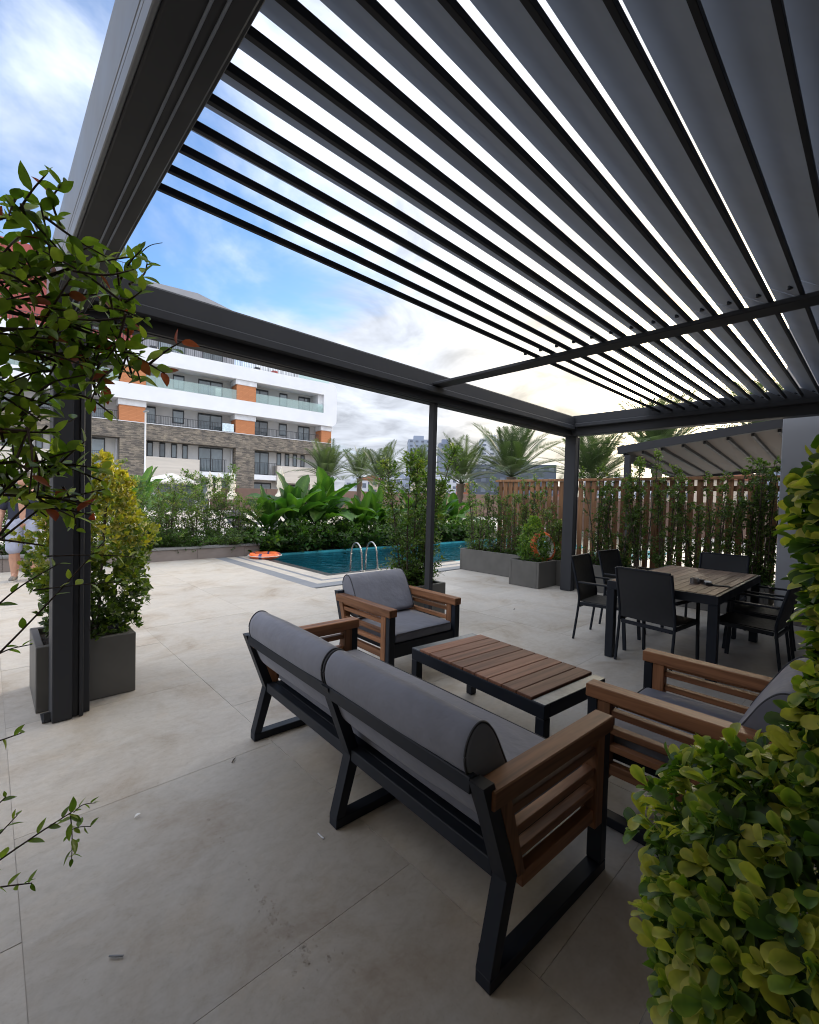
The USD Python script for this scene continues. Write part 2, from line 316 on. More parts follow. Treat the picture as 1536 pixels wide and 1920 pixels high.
# stone slabs: cream porcelain with cloudy veins, stains and a little dirt, tone varied slab by slab
M['slab'] = usdkit.material(stage, L + 'stone_slab', {
    'g': ('geometry', {}), 'oi': ('object_info', {}),
    'mp': ('mapping', {'scale': (1.0, 1.7, 1.0), 'rotation': (0, 0, .35)}),
    'off': ('vector_math', {'math_type': 'scale', 'vector1': (31.0, 17.0, 0.0)}), 'add': ('vector_math', {'math_type': 'add'}),
    'n1': ('noise_texture', {'scale': 1.5, 'detail': 10.0, 'roughness': .68, 'distortion': .7}),
    'n2': ('noise_texture', {'scale': 9.0, 'detail': 7.0, 'roughness': .7, 'distortion': .8}),
    'n3': ('noise_texture', {'scale': 70.0, 'detail': 3.0}),
    'n4': ('noise_texture', {'scale': 34.0, 'detail': 10.0, 'roughness': .82}), 'r4': ('rgb_ramp', {'ramp': [(.30, (.60, .54, .48)), (.39, (.93, .92, .90)), (.50, (1, 1, 1)), (.60, (1.03, 1.03, 1.03)), (.69, (1.20, 1.19, 1.18))]}), 'm4': ('mix_color', {'blend_type': 'multiply', 'fac': .8}),
    'r1': ('rgb_ramp', {'ramp': [(.22, (.48, .42, .355)), (.42, (.54, .495, .44)), (.52, (.558, .52, .47)), (.60, (.572, .52, .455)), (.70, (.592, .55, .495)), (.85, (.64, .605, .56))]}),
    'r2': ('rgb_ramp', {'ramp': [(.34, (.80, .77, .73)), (.55, (1, 1, 1)), (.75, (1.08, 1.07, 1.06))]}),
    'm1': ('mix_color', {'blend_type': 'multiply', 'fac': .5}),
    'st': ('noise_texture', {'scale': 1.3, 'detail': 8.0, 'roughness': .68, 'distortion': .6}),
    'str': ('rgb_ramp', {'ramp': [(.30, (.66, .58, .50)), (.40, (.88, .84, .79)), (.5, (1, 1, 1)), (1.0, (1, 1, 1))]}),
    'm2': ('mix_color', {'blend_type': 'multiply', 'fac': .8}),
    'hv': ('map_range', {'to_min': .86, 'to_max': .98}), 'sc': ('vector_math', {'math_type': 'scale'}),
    'rr': ('map_range', {'from_min': .3, 'from_max': .7, 'to_min': .50, 'to_max': .74}),
    'b': ('bump', {'strength': .18, 'distance': .003}), 'p': ('principled_bsdf', {'specular_ior_level': .3})},
    [('g.position', 'mp.vector'), ('oi.random', 'off.scale'), ('mp.vector', 'add.vector1'), ('off.vector', 'add.vector2'), ('add.vector', 'n1.vector'), ('add.vector', 'n2.vector'), ('g.position', 'n3.vector'),
     ('n1.fac', 'r1.fac'), ('n2.fac', 'r2.fac'), ('r1.color', 'm1.a'), ('r2.color', 'm1.b'), ('g.position', 'st.vector'), ('st.fac', 'str.fac'), ('m1.result', 'm2.a'), ('str.color', 'm2.b'),
     ('oi.random', 'hv.value'), ('g.position', 'n4.vector'), ('n4.fac', 'r4.fac'), ('m2.result', 'm4.a'), ('r4.color', 'm4.b'), ('m4.result', 'sc.vector1'), ('hv.result', 'sc.scale'), ('sc.vector', 'p.base_color'), ('n2.fac', 'rr.value'), ('rr.result', 'p.roughness'), ('n3.fac', 'b.height'), ('b.normal', 'p.normal')], surface='p.BSDF')
M['grout'] = mat('grout', (.42, .38, .34), .9, .2, 8, space='world')
M['paving'] = mat('pale_paving', (.62, .58, .52), .7, .12, .8, space='world')
M['ground'] = mat('ground', (.16, .15, .12), .95, .3, .15, space='world')
M['lawn'] = mat('lawn', (.045, .085, .02), .95, .4, 3, space='world')
M['stain'] = mat('dirt_stain', (.19, .16, .13), .8, .25, 30)

# slate strip cladding (far wall)
M['slate'] = usdkit.material(stage, L + 'slate_cladding', {
    'tc': ('texture_coordinate', {}), 'sw': ('separate_xyz', {}), 'cb': ('combine_xyz', {'z': 0.0}),
    'add': ('math', {'math_type': 'add'}),
    'br': ('brick_texture', {'scale': 1.0, 'brick_width': .42, 'row_height': .075, 'mortar_size': .003, 'offset': .41, 'squash': .8, 'squash_frequency': 3, 'color1': (.27, .235, .195), 'color2': (.085, .078, .072), 'mortar': (.03, .027, .025), 'bias': -.1}),
    'n': ('noise_texture', {'scale': 1.6, 'detail': 5.0}), 'r': ('rgb_ramp', {'ramp': [(.3, (.55, .55, .58)), (.7, (1.25, 1.2, 1.1))]}),
    'm': ('mix_color', {'blend_type': 'multiply', 'fac': 1.0}), 'b': ('bump', {'strength': .9, 'distance': .06}), 'p': ('principled_bsdf', {'roughness': .85})},
    [('tc.object', 'sw.vector'), ('sw.x', 'add.value1'), ('sw.y', 'add.value2'), ('add.value', 'cb.x'), ('sw.z', 'cb.y'), ('cb.vector', 'br.vector'), ('tc.object', 'n.vector'), ('n.fac', 'r.fac'), ('br.color', 'm.a'), ('r.color', 'm.b'), ('m.result', 'p.base_color'), ('br.color', 'b.height'), ('b.normal', 'p.normal')], surface='p.BSDF')
M['terracotta'] = usdkit.material(stage, L + 'terracotta_tile', {
    'tc': ('texture_coordinate', {}), 'sw': ('separate_xyz', {}), 'cb': ('combine_xyz', {'z': 0.0}), 'add': ('math', {'math_type': 'add'}),
    'br': ('brick_texture', {'scale': 1.0, 'brick_width': 1.2, 'row_height': .12, 'mortar_size': .012, 'offset': .5, 'color1': (.50, .20, .085), 'color2': (.45, .178, .075), 'mortar': (.36, .13, .045)}),
    'p': ('principled_bsdf', {'roughness': .75})},
    [('tc.object', 'sw.vector'), ('sw.x', 'add.value1'), ('sw.y', 'add.value2'), ('add.value', 'cb.x'), ('sw.z', 'cb.y'), ('cb.vector', 'br.vector'), ('br.color', 'p.base_color')], surface='p.BSDF')

def leafmat(name, stops, rough=.38, trans=.35, tmul=(1.3, 1.5, .5), spec=.5):
    return usdkit.material(stage, L + name, {
        'a': ('attribute', {'attribute': 'tone'}), 'r': ('rgb_ramp', {'ramp': stops}),
        'g': ('geometry', {}), 'n': ('noise_texture', {'scale': 45.0, 'detail': 3.0}), 'nr': ('map_range', {'from_min': .3, 'from_max': .7, 'to_min': .75, 'to_max': 1.2}),
        'sc': ('vector_math', {'math_type': 'scale'}),
        'p': ('principled_bsdf', {'roughness': rough, 'specular_ior_level': spec}),
        'tm': ('vector_math', {'math_type': 'multiply', 'vector2': tmul}), 't': ('translucent_bsdf', {}), 'm': ('mix_closure', {'fac': trans})},
        [('a.fac', 'r.fac'), ('g.position', 'n.vector'), ('n.fac', 'nr.value'), ('r.color', 'sc.vector1'), ('nr.result', 'sc.scale'), ('sc.vector', 'p.base_color'), ('sc.vector', 'tm.vector1'), ('tm.vector', 't.color'), ('p.BSDF', 'm.closure1'), ('t.BSDF', 'm.closure2')], surface='m.closure')
M['leaf_euo'] = leafmat('leaf_variegated', [(0, (.026, .060, .014)), (.40, (.085, .175, .026)), (.70, (.24, .34, .045)), (1, (.56, .54, .11))], trans=.42)
M['leaf_gold'] = leafmat('leaf_golden', [(0, (.035, .065, .013)), (.35, (.11, .17, .028)), (.7, (.34, .29, .04)), (1, (.55, .42, .07))], trans=.4)
M['leaf_green'] = leafmat('leaf_green', [(0, (.022, .055, .011)), (.5, (.055, .115, .018)), (.85, (.11, .19, .03)), (1, (.20, .24, .05))])
M['leaf_photinia'] = leafmat('leaf_red_tipped', [(0, (.06, .11, .02)), (.5, (.16, .25, .04)), (.86, (.34, .40, .08)), (.9, (.20, .085, .04)), (1, (.28, .05, .05))], rough=.32, trans=.5)
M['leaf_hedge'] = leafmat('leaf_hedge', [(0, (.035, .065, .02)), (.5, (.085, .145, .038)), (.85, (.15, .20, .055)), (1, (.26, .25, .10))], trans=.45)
M['leaf_banana'] = leafmat('leaf_banana', [(0, (.014, .042, .010)), (.5, (.033, .095, .017)), (1, (.10, .20, .033))], rough=.4, trans=.35)
M['leaf_palm'] = leafmat('leaf_palm', [(0, (.028, .046, .022)), (.5, (.058, .088, .040)), (1, (.12, .14, .065))], rough=.5, trans=.25)

# ================================================================ ground, terrace, pool
PX0, PX1, PY0, PY1 = 4.93, 15.5, 7.42, 10.55          # water edge
def sheet(poly, z, holes=()):
    v, f = trimesh.creation.triangulate_polygon(sg.Polygon(poly, holes), engine='earcut')
    return np.column_stack([v, np.full(len(v), z)]), f
def rect(x0, x1, y0, y1): return [(x0, y0), (x1, y0), (x1, y1), (x0, y1)]
tag(obj('ground', sheet(rect(-1500, 1500, -1500, 1500), -.06, [rect(PX0 - .35, PX1 + .2, PY0 - .2, PY1 + .2)[::-1]]), M['ground']), kind='structure')
tag(obj('lower_paving', sheet(rect(-14, 8.3, -3, 12), -.0035, [rect(3.9, 8.3, 6.25, 12)[::-1]]), M['grout']), kind='structure')
tag(obj('garden_paving', sheet(rect(-40, 40, 13.6, 44), -.02), M['paving']), kind='structure')
tag(obj('neighbour_paving', sheet(rect(8.35, 40, -10, 6.2), -.02), M['paving']), kind='structure')
terrace = struct('terrace')
SW = 1.17; rng = np.random.default_rng(3)
for i in range(-7, 7):
    x0 = .085 + SW * i; x1 = x0 + SW
    off = 1.27 if i % 2 == 0 else 1.88
    for j in range(-4, 9):
        y0 = off + 1.2 * j; y1 = y0 + 1.2
        if x0 > 8.2 or y0 > 10.6: continue
        p = sg.box(x0 + .0012, max(y0, -1.2) + .0012, min(x1, 8.2) - .0012, min(y1, 10.68) - .0012)
        if y1 < -1.0 or p.is_empty: continue
        p = p.difference(sg.box(3.87, 6.27, 30, 30))
        if p.is_empty or p.area < .02: continue
        for g in getattr(p, 'geoms', [p]):
            dz = rng.uniform(-.0012, .0008)
            m = trimesh.creation.extrude_polygon(g, .02, engine='earcut')
            obj('slab', (np.array(m.vertices) + [0, 0, -.02 + dz], m.faces), M['slab'], terrace)
# pool surround: bands of stone running round the near corner
surround = struct('pool_surround')
def lband(name, d0, d1, mname, z, seg):
    """L-shaped band between offsets d0>d1 outside the water edge, cut into stones"""
    xa, xb = PX0 - d0, PX0 - d1; ya, yb = PY0 - d0, PY0 - d1
    y = ya
    for k in range(200):
        y2 = min(y + seg, 10.66)
        obj(name, cbox(xa + .002, xb - .002, y + .002, y2 - .002, z - .03, z, .003), M[mname], surround); y = y2
        if y >= 10.66 - .02: break
    x = xb
    while x < 8.4:
        x2 = x + seg
        obj(name, cbox(x + .002, x2 - .002, ya + .002, yb - .002, z - .03, z, .003), M[mname], surround); x = x2
lband('band_stone', 1.06, .80, 'greyband', 0, .6)
lband('edge_stone', .80, .60, 'cream', 0, .6)
lband('groove_stone', .60, .50, 'greyband', -.004, .6)
lband('edge_stone', .50, .23, 'cream', 0, .6)
lband('overflow_tile', .23, .0, 'darktile', -.015, .3)
pool = struct('pool')
zb = -1.35
obj('pool_floor', box(PX0, PX1, PY0, PY1, zb - .1, zb), M['pooltile'], pool)
obj('pool_wall', box(PX0 - .1, PX0, PY0, PY1, zb, -.03), M['pooltile'], pool)
obj('pool_wall', box(PX0 - .1, PX1, PY0 - .1, PY0, zb, -.03), M['pooltile'], pool)
obj('pool_wall', box(PX0 - .1, PX1, PY1, PY1 + .1, zb, .02), M['pooltile'], pool)
obj('pool_wall', box(PX1, PX1 + .1, PY0, PY1, zb, .02), M['pooltile'], pool)
tag(obj('water', sheet(rect(PX0 - .06, PX1, PY0 - .06, PY1), -.032), M['water']), kind='structure')
# handrails of the pool steps
def handrail(x, label):
    t = thing('pool_handrail', label, 'handrail', (x, 7.27, 0), 0, 'pool handrails')
    pts = [(0, 0, -.02), (0, .0, .12), (0, .03, .36), (0, .09, .50), (0, .20, .57), (0, .31, .535), (0, .37, .42), (0, .40, .25), (0, .42, -.3)]
    obj('rail', tube(chaikin(pts, 3, False), .017, 10), M['steel'], t, 40)
    for y in (0, ): obj('flange', xf(lathe([(0, .012), (.04, .012), (.045, 0), (.045, -.02)], 16), 0, (0, y, .004)), M['steel'], t)
handrail(5.58, 'left hooped stainless handrail at the near edge of the pool')
handrail(5.98, 'right hooped stainless handrail of the pool, beside the slim potted tree')

# planting bed wall on the far left
bw = thing('planting_bed_wall', 'low brown stone wall with grey coping edging the planting bed behind the terrace', 'wall')
x = -4.2
while x < 4.95:
    x2 = min(x + 1.1, 4.98)
    obj('wall_panel', cbox(x + .002, x2 - .002, 10.70, 10.82, -.05, .235, .004), M['bedwall'], bw)
    obj('coping', cbox(x + .002, x2 - .002, 10.68, 10.90, .237, .285, .006), M['bedcap'], bw); x = x2
for k in range(2):
    obj('wall_panel', cbox(4.86, 4.98, 10.902 + k * 1.1, 12.0 + k * 1.1, -.05, .235, .004), M['bedwall'], bw)
    obj('coping', cbox(4.80, 5.0, 10.902 + k * 1.1, 12.0 + k * 1.1, .237, .285, .006), M['bedcap'], bw)
tag(obj('bed_soil', sheet(rect(-8, 4.86, 10.82, 13.5), .15), M['soil']), kind='structure')
tag(obj('garden_soil', sheet(rect(4.99, 22, 10.66, 13.5), .03), M['soil']), kind='structure')

# ================================================================ pergola
pg = thing('pergola', 'large anthracite pergola with tilting louvre roof over the terrace furniture', 'pergola')
ZB = 2.62
def post(x0, x1, y0, y1, grooves=True):
    a = .055
    # main tube plus a stepped guide profile on its right
    parts = [cbox(x0, x0 + .105, y0, y1, 0.002, ZB, .004), cbox(x0 + .106, x0 + .140, y0 + .03, y1 - .01, .002, ZB, .003),
             cbox(x0 + .141, x0 + .163, y0 + .006, y1 - .01, .002, ZB, .003), cbox(x0 + .164, x1, y0 + .055, y1 - .01, .002, ZB, .003)]
    return join(parts)
p = obj('post', post(.30, .505, 3.56, 3.77), M['frame'], pg)
obj('base_plate', join([cbox(.255, .30, 3.60, 3.75, .002, .012, .002), cbox(.262, .297, 3.585, 3.593, .012, .07, .002)]), M['frame'], p)
p = obj('post', post(7.20, 7.405, 3.60, 3.79), M['frame'], pg)
obj('base_plate', cbox(7.18, 7.20, 3.62, 3.77, .002, .012, .002), M['frame'], p)
obj('post', join([cbox(3.80, 3.862, 3.65, 3.735, .002, ZB, .004), cbox(3.8635, 3.880, 3.67, 3.72, .002, ZB, .003)]), M['frame'], pg)
# beam profile in (u across, z): outer box + inner gutter ledge
def beam_profile(u0, u1, inner):
    """u0..u1 = box, ledge of .07 on the inner side (sign)"""
    return [cbx for cbx in ()]
Y0, Y1 = -.62, 3.80
# far beam: front (inner) face y=3.60
def far_beam(x0, x1):
    return join([cbox(x0, x1, 3.62, 3.80, ZB, 2.95, .006), cbox(x0, x1, 3.545, 3.618, 2.705, 2.775, .008), cbox(x0, x1, 3.585, 3.618, 2.777, 2.93, .006),
                 cbox(x0, x1, 3.66, 3.70, ZB - .006, ZB - .001, .002)])
obj('beam', far_beam(.46, 7.09), M['frame'], pg)
# left beam; sky light on its outer face is put into a paler fascia
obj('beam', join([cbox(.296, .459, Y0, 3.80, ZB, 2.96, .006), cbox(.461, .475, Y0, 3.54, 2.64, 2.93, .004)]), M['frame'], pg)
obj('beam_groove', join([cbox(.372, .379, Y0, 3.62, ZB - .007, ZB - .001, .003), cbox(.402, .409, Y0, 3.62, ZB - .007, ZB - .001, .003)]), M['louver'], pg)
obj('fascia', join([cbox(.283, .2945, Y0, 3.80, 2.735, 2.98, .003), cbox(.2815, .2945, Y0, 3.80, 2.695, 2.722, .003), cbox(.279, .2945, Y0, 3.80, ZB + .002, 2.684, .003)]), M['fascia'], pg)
# right beam, inner face x=7.09
obj('beam', join([cbox(7.11, 7.28, Y0, 3.80, ZB, 2.95, .006), cbox(7.03, 7.108, Y0, 3.54, 2.745, 2.805, .008), cbox(7.075, 7.108, Y0, 3.54, 2.807, 2.94, .006)]), M['frame'], pg)
# middle beam
obj('beam', join([cbox(3.69, 3.86, Y0, 3.583, 2.79, 2.825, .010)]), M['frame'], pg)
# house-side beam
obj('beam', cbox(.46, 7.09, Y0 - .18, Y0 - .002, ZB, 2.95, .006), M['frame'], pg)
# louvres
TH = math.radians(35)
def louver(x0, x1, yl):
    zl = 2.83
    # section in (y,z): lip at the near low edge, coloured dark for its shade, thin plate rising to the far side
    w, t = .200, .014
    dy, dz = math.cos(TH), math.sin(TH); ny, nz = -dz, dy
    a = (yl + .0195, zl + .002); b = (a[0] + w * dy, a[1] + w * dz)
    pts = [a, b, (b[0] + t * ny * .6, b[1] + t * nz * .6), (a[0] + t * ny, a[1] + t * nz + .004)]
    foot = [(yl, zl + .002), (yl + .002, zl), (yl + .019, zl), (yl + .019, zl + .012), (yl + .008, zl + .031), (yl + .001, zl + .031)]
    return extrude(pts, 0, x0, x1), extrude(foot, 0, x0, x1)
ys = [2.262 - .1556 * k for k in range(18)]
for k, y in enumerate(ys):
    for x0, x1, xp in ((.478, 3.768, 3.60), (3.782, 7.06, 6.90)):
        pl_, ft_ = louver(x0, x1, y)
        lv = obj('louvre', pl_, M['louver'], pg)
        obj('gutter_lip', ft_, M['frame'], lv)  # darker metal than the plate: shade put into the colour
        obj('pin', xf(tube([(0, 0, 0), (0, 0, -.017)], [.016, .015], 8), 0, (xp, y + .055, 2.858)), M['navy'], lv)

# ================================================================ house at the camera's back and right, plus added light blockers
hs = thing('grey_house', 'grey rendered house wall with pillar and dark screen at the right end of the pergola', 'house')
obj('pillar', cbox(7.56, 8.06, .50, .95, .20, 2.72, .006), M['column'], hs)
obj('plinth', cbox(7.52, 8.10, .46, .99, 0.001, .198, .006), M['plinth'], hs)
obj('dark_screen', cbox(8.0, 8.06, -1.0, .495, 0, 2.75, .004), M['shade_dark'], hs)
obj('wall', box(-6.0, 12.0, -1.5, -1.05, 0, 6.4), M['housewall'], hs)
obj('wing_wall', box(-3.6, -.80, -1.049, 2.5, 0, 6.4), M['housewall'], hs)  # unseen wing, added to darken the foreground floor
obj('balcony', box(-.79, 7.59, -1.049, -.15, 3.12, 3.34), M['housewall'], hs)  # unseen overhang, added to block sky light from above
obj('upper_wall', box(7.6, 12.0, -1.04, .94, 2.76, 6.4), M['housewall'], hs)

# ================================================================ lounge furniture
def lounge(name, label, W, loc, rot, nback, mids=()):
    t = thing(name, label, 'sofa' if name == 'sofa' else 'armchair', loc, rot, None)
    F = -.39                                        # front plane (local y); u -> y = F+u
    Y = lambda u: F + u
    hw = W / 2
    def kframe(x, s, full=True):
        """side frame: front leg, floor runner, K-shaped rear leg; bars .045 wide"""
        w = .06
        legs = []
        if full: legs.append(('front_leg', bar((x, Y(.024), .046), (x, Y(.024), .572), w, .046, side=(1, 0, 0))))
        else: legs.append(('front_leg', bar((x, Y(.10), .046), (x, Y(.10), .30), .045, .04, side=(1, 0, 0))))
        legs.append(('runner', cbox(x - w / 2, x + w / 2, Y(.0 if full else .08), Y(.735), .001, .045, .003)))
        poly = [(Y(.69), .046), (Y(.735), .046), (Y(.668), .31), (Y(.795), .655), (Y(.745), .655), (Y(.612), .31)]
        legs.append(('rear_leg', extrude(poly, 0, x - w / 2 + .002, x + w / 2 - .002)))
        for n, m in legs: obj(n, m, M['navy'], t)
    for x, s in ((-hw + .035, -1), (hw - .035, 1)): kframe(x, s)
    for x in mids: kframe(x, 1, False)
    xi = hw - .066
    obj('back_rail', bar((-xi, Y(.768), .630), (xi, Y(.768), .630), .035, .052), M['navy'], t)
    obj('lower_rail', bar((-xi, Y(.640), .315), (xi, Y(.640), .315), .05, .055), M['navy'], t)
    obj('front_apron', cbox(-xi, xi, Y(.012), Y(.045), .245, .352, .004), M['navy'], t)
    obj('seat_base', cbox(-xi, xi, Y(.047), Y(.612), .288, .340, .004), M['navy'], t)
    # arms
    for s in (-1, 1):
        xa, xb = (hw - .07, hw) if s > 0 else (-hw, -hw + .07)
        obj('arm_rail', cbox(xa - .004, xb + .004, Y(-.006), Y(.755), .574, .634, .004), M['teak_y'], t)
        xo0, xo1 = (hw - .052, hw - .012) if s > 0 else (-hw + .012, -hw + .052)
        obj('arm_post', cbox(xa + .003, xb - .003, Y(.050), Y(.108), .215, .573, .003), M['teak_z'], t)
        obj('arm_post', extrude([(Y(.575), .30), (Y(.611), .30), (Y(.715), .573), (Y(.66), .573)], 0, xa + .004, xb - .004), M['teak_z'], t)
        for zc in (.523, .443, .363):
            sh = (zc - .30) * .38
            obj('arm_slat', cbox(xo0, xo1, Y(.109), Y(.578 + sh), zc - .0155, zc + .0155, .003), M['teak_y'], t)
        obj('arm_slat', cbox(xo0, xo1, Y(.109), Y(.575), .240, .290, .003), M['teak_y'], t)
        obj('arm_batten', cbox(xa + .012, xb - .02, Y(.109), Y(.655), .5560, .5730, .003), M['teak_y'], t)
    # cushions
    sw0, sw1 = -hw + .078, hw - .078
    m = m3.Manifold.hull_points(np.array([[x, y, z] for x in (sw0 + .02, sw1 - .02) for y in (Y(.035), Y(.60)) for z in (.362, .412)]))
    def softbox(x0, x1, y0, y1, z0, z1, r, puff):
        sph = m3.Manifold.sphere(r, 16)
        h = m3.Manifold.batch_hull([sph.translate((x, y, z)) for x in (x0 + r, x1 - r) for y in (y0 + r, y1 - r) for z in (z0 + r, z1 - r)]).refine_to_length(.06)
        me = h.to_mesh(); v = me.vert_properties[:, :3].copy()
        u = (v[:, 0] - x0) / (x1 - x0); w = (v[:, 1] - y0) / (y1 - y0)
        top = v[:, 2] > (z0 + z1) / 2
        v[:, 2] += np.where(top, puff * (np.clip(4 * u * (1 - u), 0, 1) ** .35) * (np.clip(4 * w * (1 - w), 0, 1) ** .5), 0)
        v[:, 2] += np.where(top, .004 * (meshkit.fbm(v * 5 + hash(label) % 17, 3) - .5), 0)
        return v, me.tri_verts
    sc = obj('seat_cushion', softbox(sw0, sw1, Y(.02), Y(.60), .353, .432, .022, .012), M['cushion'], t, 60)
    obj('piping', tube([(sw0 + .02, Y(.021), .424), ((sw0 + sw1) / 2, Y(.0195), .428), (sw1 - .02, Y(.021), .424)], .0045, 6), M['piping'], sc)
    prof = [(.490, .444), (.545, .56), (.600, .66), (.645, .745), (.695, .798), (.745, .798), (.786, .750), (.790, .685), (.755, .60), (.690, .446)]
    pr = chaikin(prof, 3); pr = np.column_stack([pr[:, 0] + F, pr[:, 1]])
    cen = pr.mean(0); n = len(pr)
    bw_ = (sw1 - sw0) / nback
    for k in range(nback):
        x0 = sw0 + k * bw_ + .004; x1 = sw0 + (k + 1) * bw_ - .004
        xs = [0, .004, .012, .03] + list(np.linspace(.08, .92, 12) * (x1 - x0)) + [(x1 - x0) - .03, (x1 - x0) - .012, (x1 - x0) - .004, x1 - x0]
        rings = []
        for a in xs:
            e = min(a, (x1 - x0) - a); sc_ = 1 - .10 * math.exp(-e / .008) + .02 * (1 - math.exp(-e / .12))
            rr = cen + (pr - cen) * sc_
            wob = .011 * (meshkit.noise(np.column_stack([np.full(n, (x0 + a) * 4), rr * 4]), 5) - .5)
            rr = rr + (rr - cen) / np.linalg.norm(rr - cen, axis=1, keepdims=True) * wob[:, None]
            rr[:, 1] = np.maximum(rr[:, 1], .444)
            rings.append(np.column_stack([np.full(n, x0 + a), rr]))
        v = np.vstack(rings); R_ = len(xs)
        i, j = np.meshgrid(np.arange(R_ - 1), np.arange(n), indexing='ij'); i = i.ravel(); j = j.ravel(); kk = (j + 1) % n
        f = np.stack([i * n + j, i * n + kk, (i + 1) * n + kk, (i + 1) * n + j], 1); f = np.vstack([f[:, [0, 1, 2]], f[:, [0, 2, 3]]])
        v = np.vstack([v, [x0 - .003, *cen], [x1 + .003, *cen]]); a = len(v) - 2; jj = np.arange(n); o = (R_ - 1) * n
        f = np.vstack([f, np.stack([np.full(n, a), (jj + 1) % n, jj], 1), np.stack([np.full(n, a + 1), o + jj, o + (jj + 1) % n], 1)])
        bc = obj('back_cushion', (v, f), M['cushion'], t, 50)
        for xx, sgn in ((x0 + .006, -1), (x1 - .006, 1)):
            ring = np.column_stack([np.full(n, xx), cen + (pr - cen) * .985]); ring[:, 2] = np.maximum(ring[:, 2], .447)
            obj('piping', tube(np.vstack([ring, ring[:1]]), .0045, 5, False), M['piping'], bc, True)
    return t
lounge('sofa', 'long two-cushion sofa with teak slatted arms seen from behind in the foreground', 1.86, (1.478, 1.662, 0), 87.6, 2, mids=(-.03,))
lounge('armchair', 'teak slatted armchair with its cushion front turned to the camera beyond the coffee table', .80, (2.640, 2.925, 0), -2.0, 1)
lounge('armchair', 'teak slatted armchair at right foreground, partly hidden by the leafy shrub', .80, (2.475, .545, 0), 180.0, 1)

# coffee table
ct = thing('coffee_table', 'low coffee table of brown planks in a dark metal frame between sofa and armchairs', 'coffee table', (2.406, 1.652, 0), -4.6)
w, l, zt = .305, .535, .452
for sx_ in (-1, 1):
    obj('side_rail', cbox(sx_ * w - (.05 if sx_ > 0 else 0), sx_ * w + (.05 if sx_ < 0 else 0), -l, l, zt - .075, zt - .002, .003), M['navy'], ct)
for sy_ in (-1, 1):
    obj('end_rail', cbox(-w + .051, w - .051, sy_ * l - (.06 if sy_ > 0 else 0), sy_ * l + (.06 if sy_ < 0 else 0), zt - .075, zt - .002, .003), M['navy'], ct)
    for sx_ in (-1, 1):
        obj('leg', cbox(sx_ * w - (.055 if sx_ > 0 else 0), sx_ * w + (.055 if sx_ < 0 else 0), sy_ * l - (.055 if sy_ > 0 else 0), sy_ * l + (.055 if sy_ < 0 else 0), .001, zt - .076, .003), M['navy'], ct)
    obj('end_plate', cbox(-w + .002, w - .002, sy_ * l - (.075 if sy_ > 0 else 0.001), sy_ * l + (.075 if sy_ < 0 else .001), zt - .0015, zt + .004, .0015), M['plate'], ct)
obj('tray', cbox(-w + .052, w - .052, -l + .062, l - .062, zt - .05, zt - .03, .003), M['navy'], ct)  # dark sheet added under the planks to block bright floor in the gaps
npl = 9; span = 2 * (l - .080); pw = span / npl
for k in range(npl):
    a = -l + .080 + k * pw
    obj('plank', cbox(-w + .004, w - .004, a + .003, a + pw - .003, zt - .0015, zt + .016, .002), M['coffeetop'], ct)

# dining table
dt = thing('dining_table', 'rectangular outdoor dining table with brown slat top and black metal legs', 'dining table', (5.34, 1.372, 0), 0)
w, l, zt = .93, .46, .742
for sx_ in (-1, 1):
    for sy_ in (-1, 1):
        obj('leg', cbox(sx_ * w - (.075 if sx_ > 0 else 0), sx_ * w + (.075 if sx_ < 0 else 0), sy_ * l - (.075 if sy_ > 0 else 0), sy_ * l + (.075 if sy_ < 0 else 0), .001, zt - .076, .004), M['navy'], dt)
    obj('end_apron', cbox(sx_ * w - (.03 if sx_ > 0 else 0), sx_ * w + (.03 if sx_ < 0 else 0), -l, l, zt - .075, zt + .004, .003), M['navy'], dt)
    obj('side_apron', cbox(-w + .031, w - .031, sx_ * l - (.03 if sx_ > 0 else 0), sx_ * l + (.03 if sx_ < 0 else 0), zt - .075, zt + .004, .003), M['navy'], dt)
ns = 12; pw = (2 * l - .064) / ns
for k in range(ns):
    a = -l + .032 + k * pw
    obj('slat', cbox(-w + .032, w - .032, a + .0015, a + pw - .0015, zt - .012, zt + .008, .0015), M['tabletop'], dt)

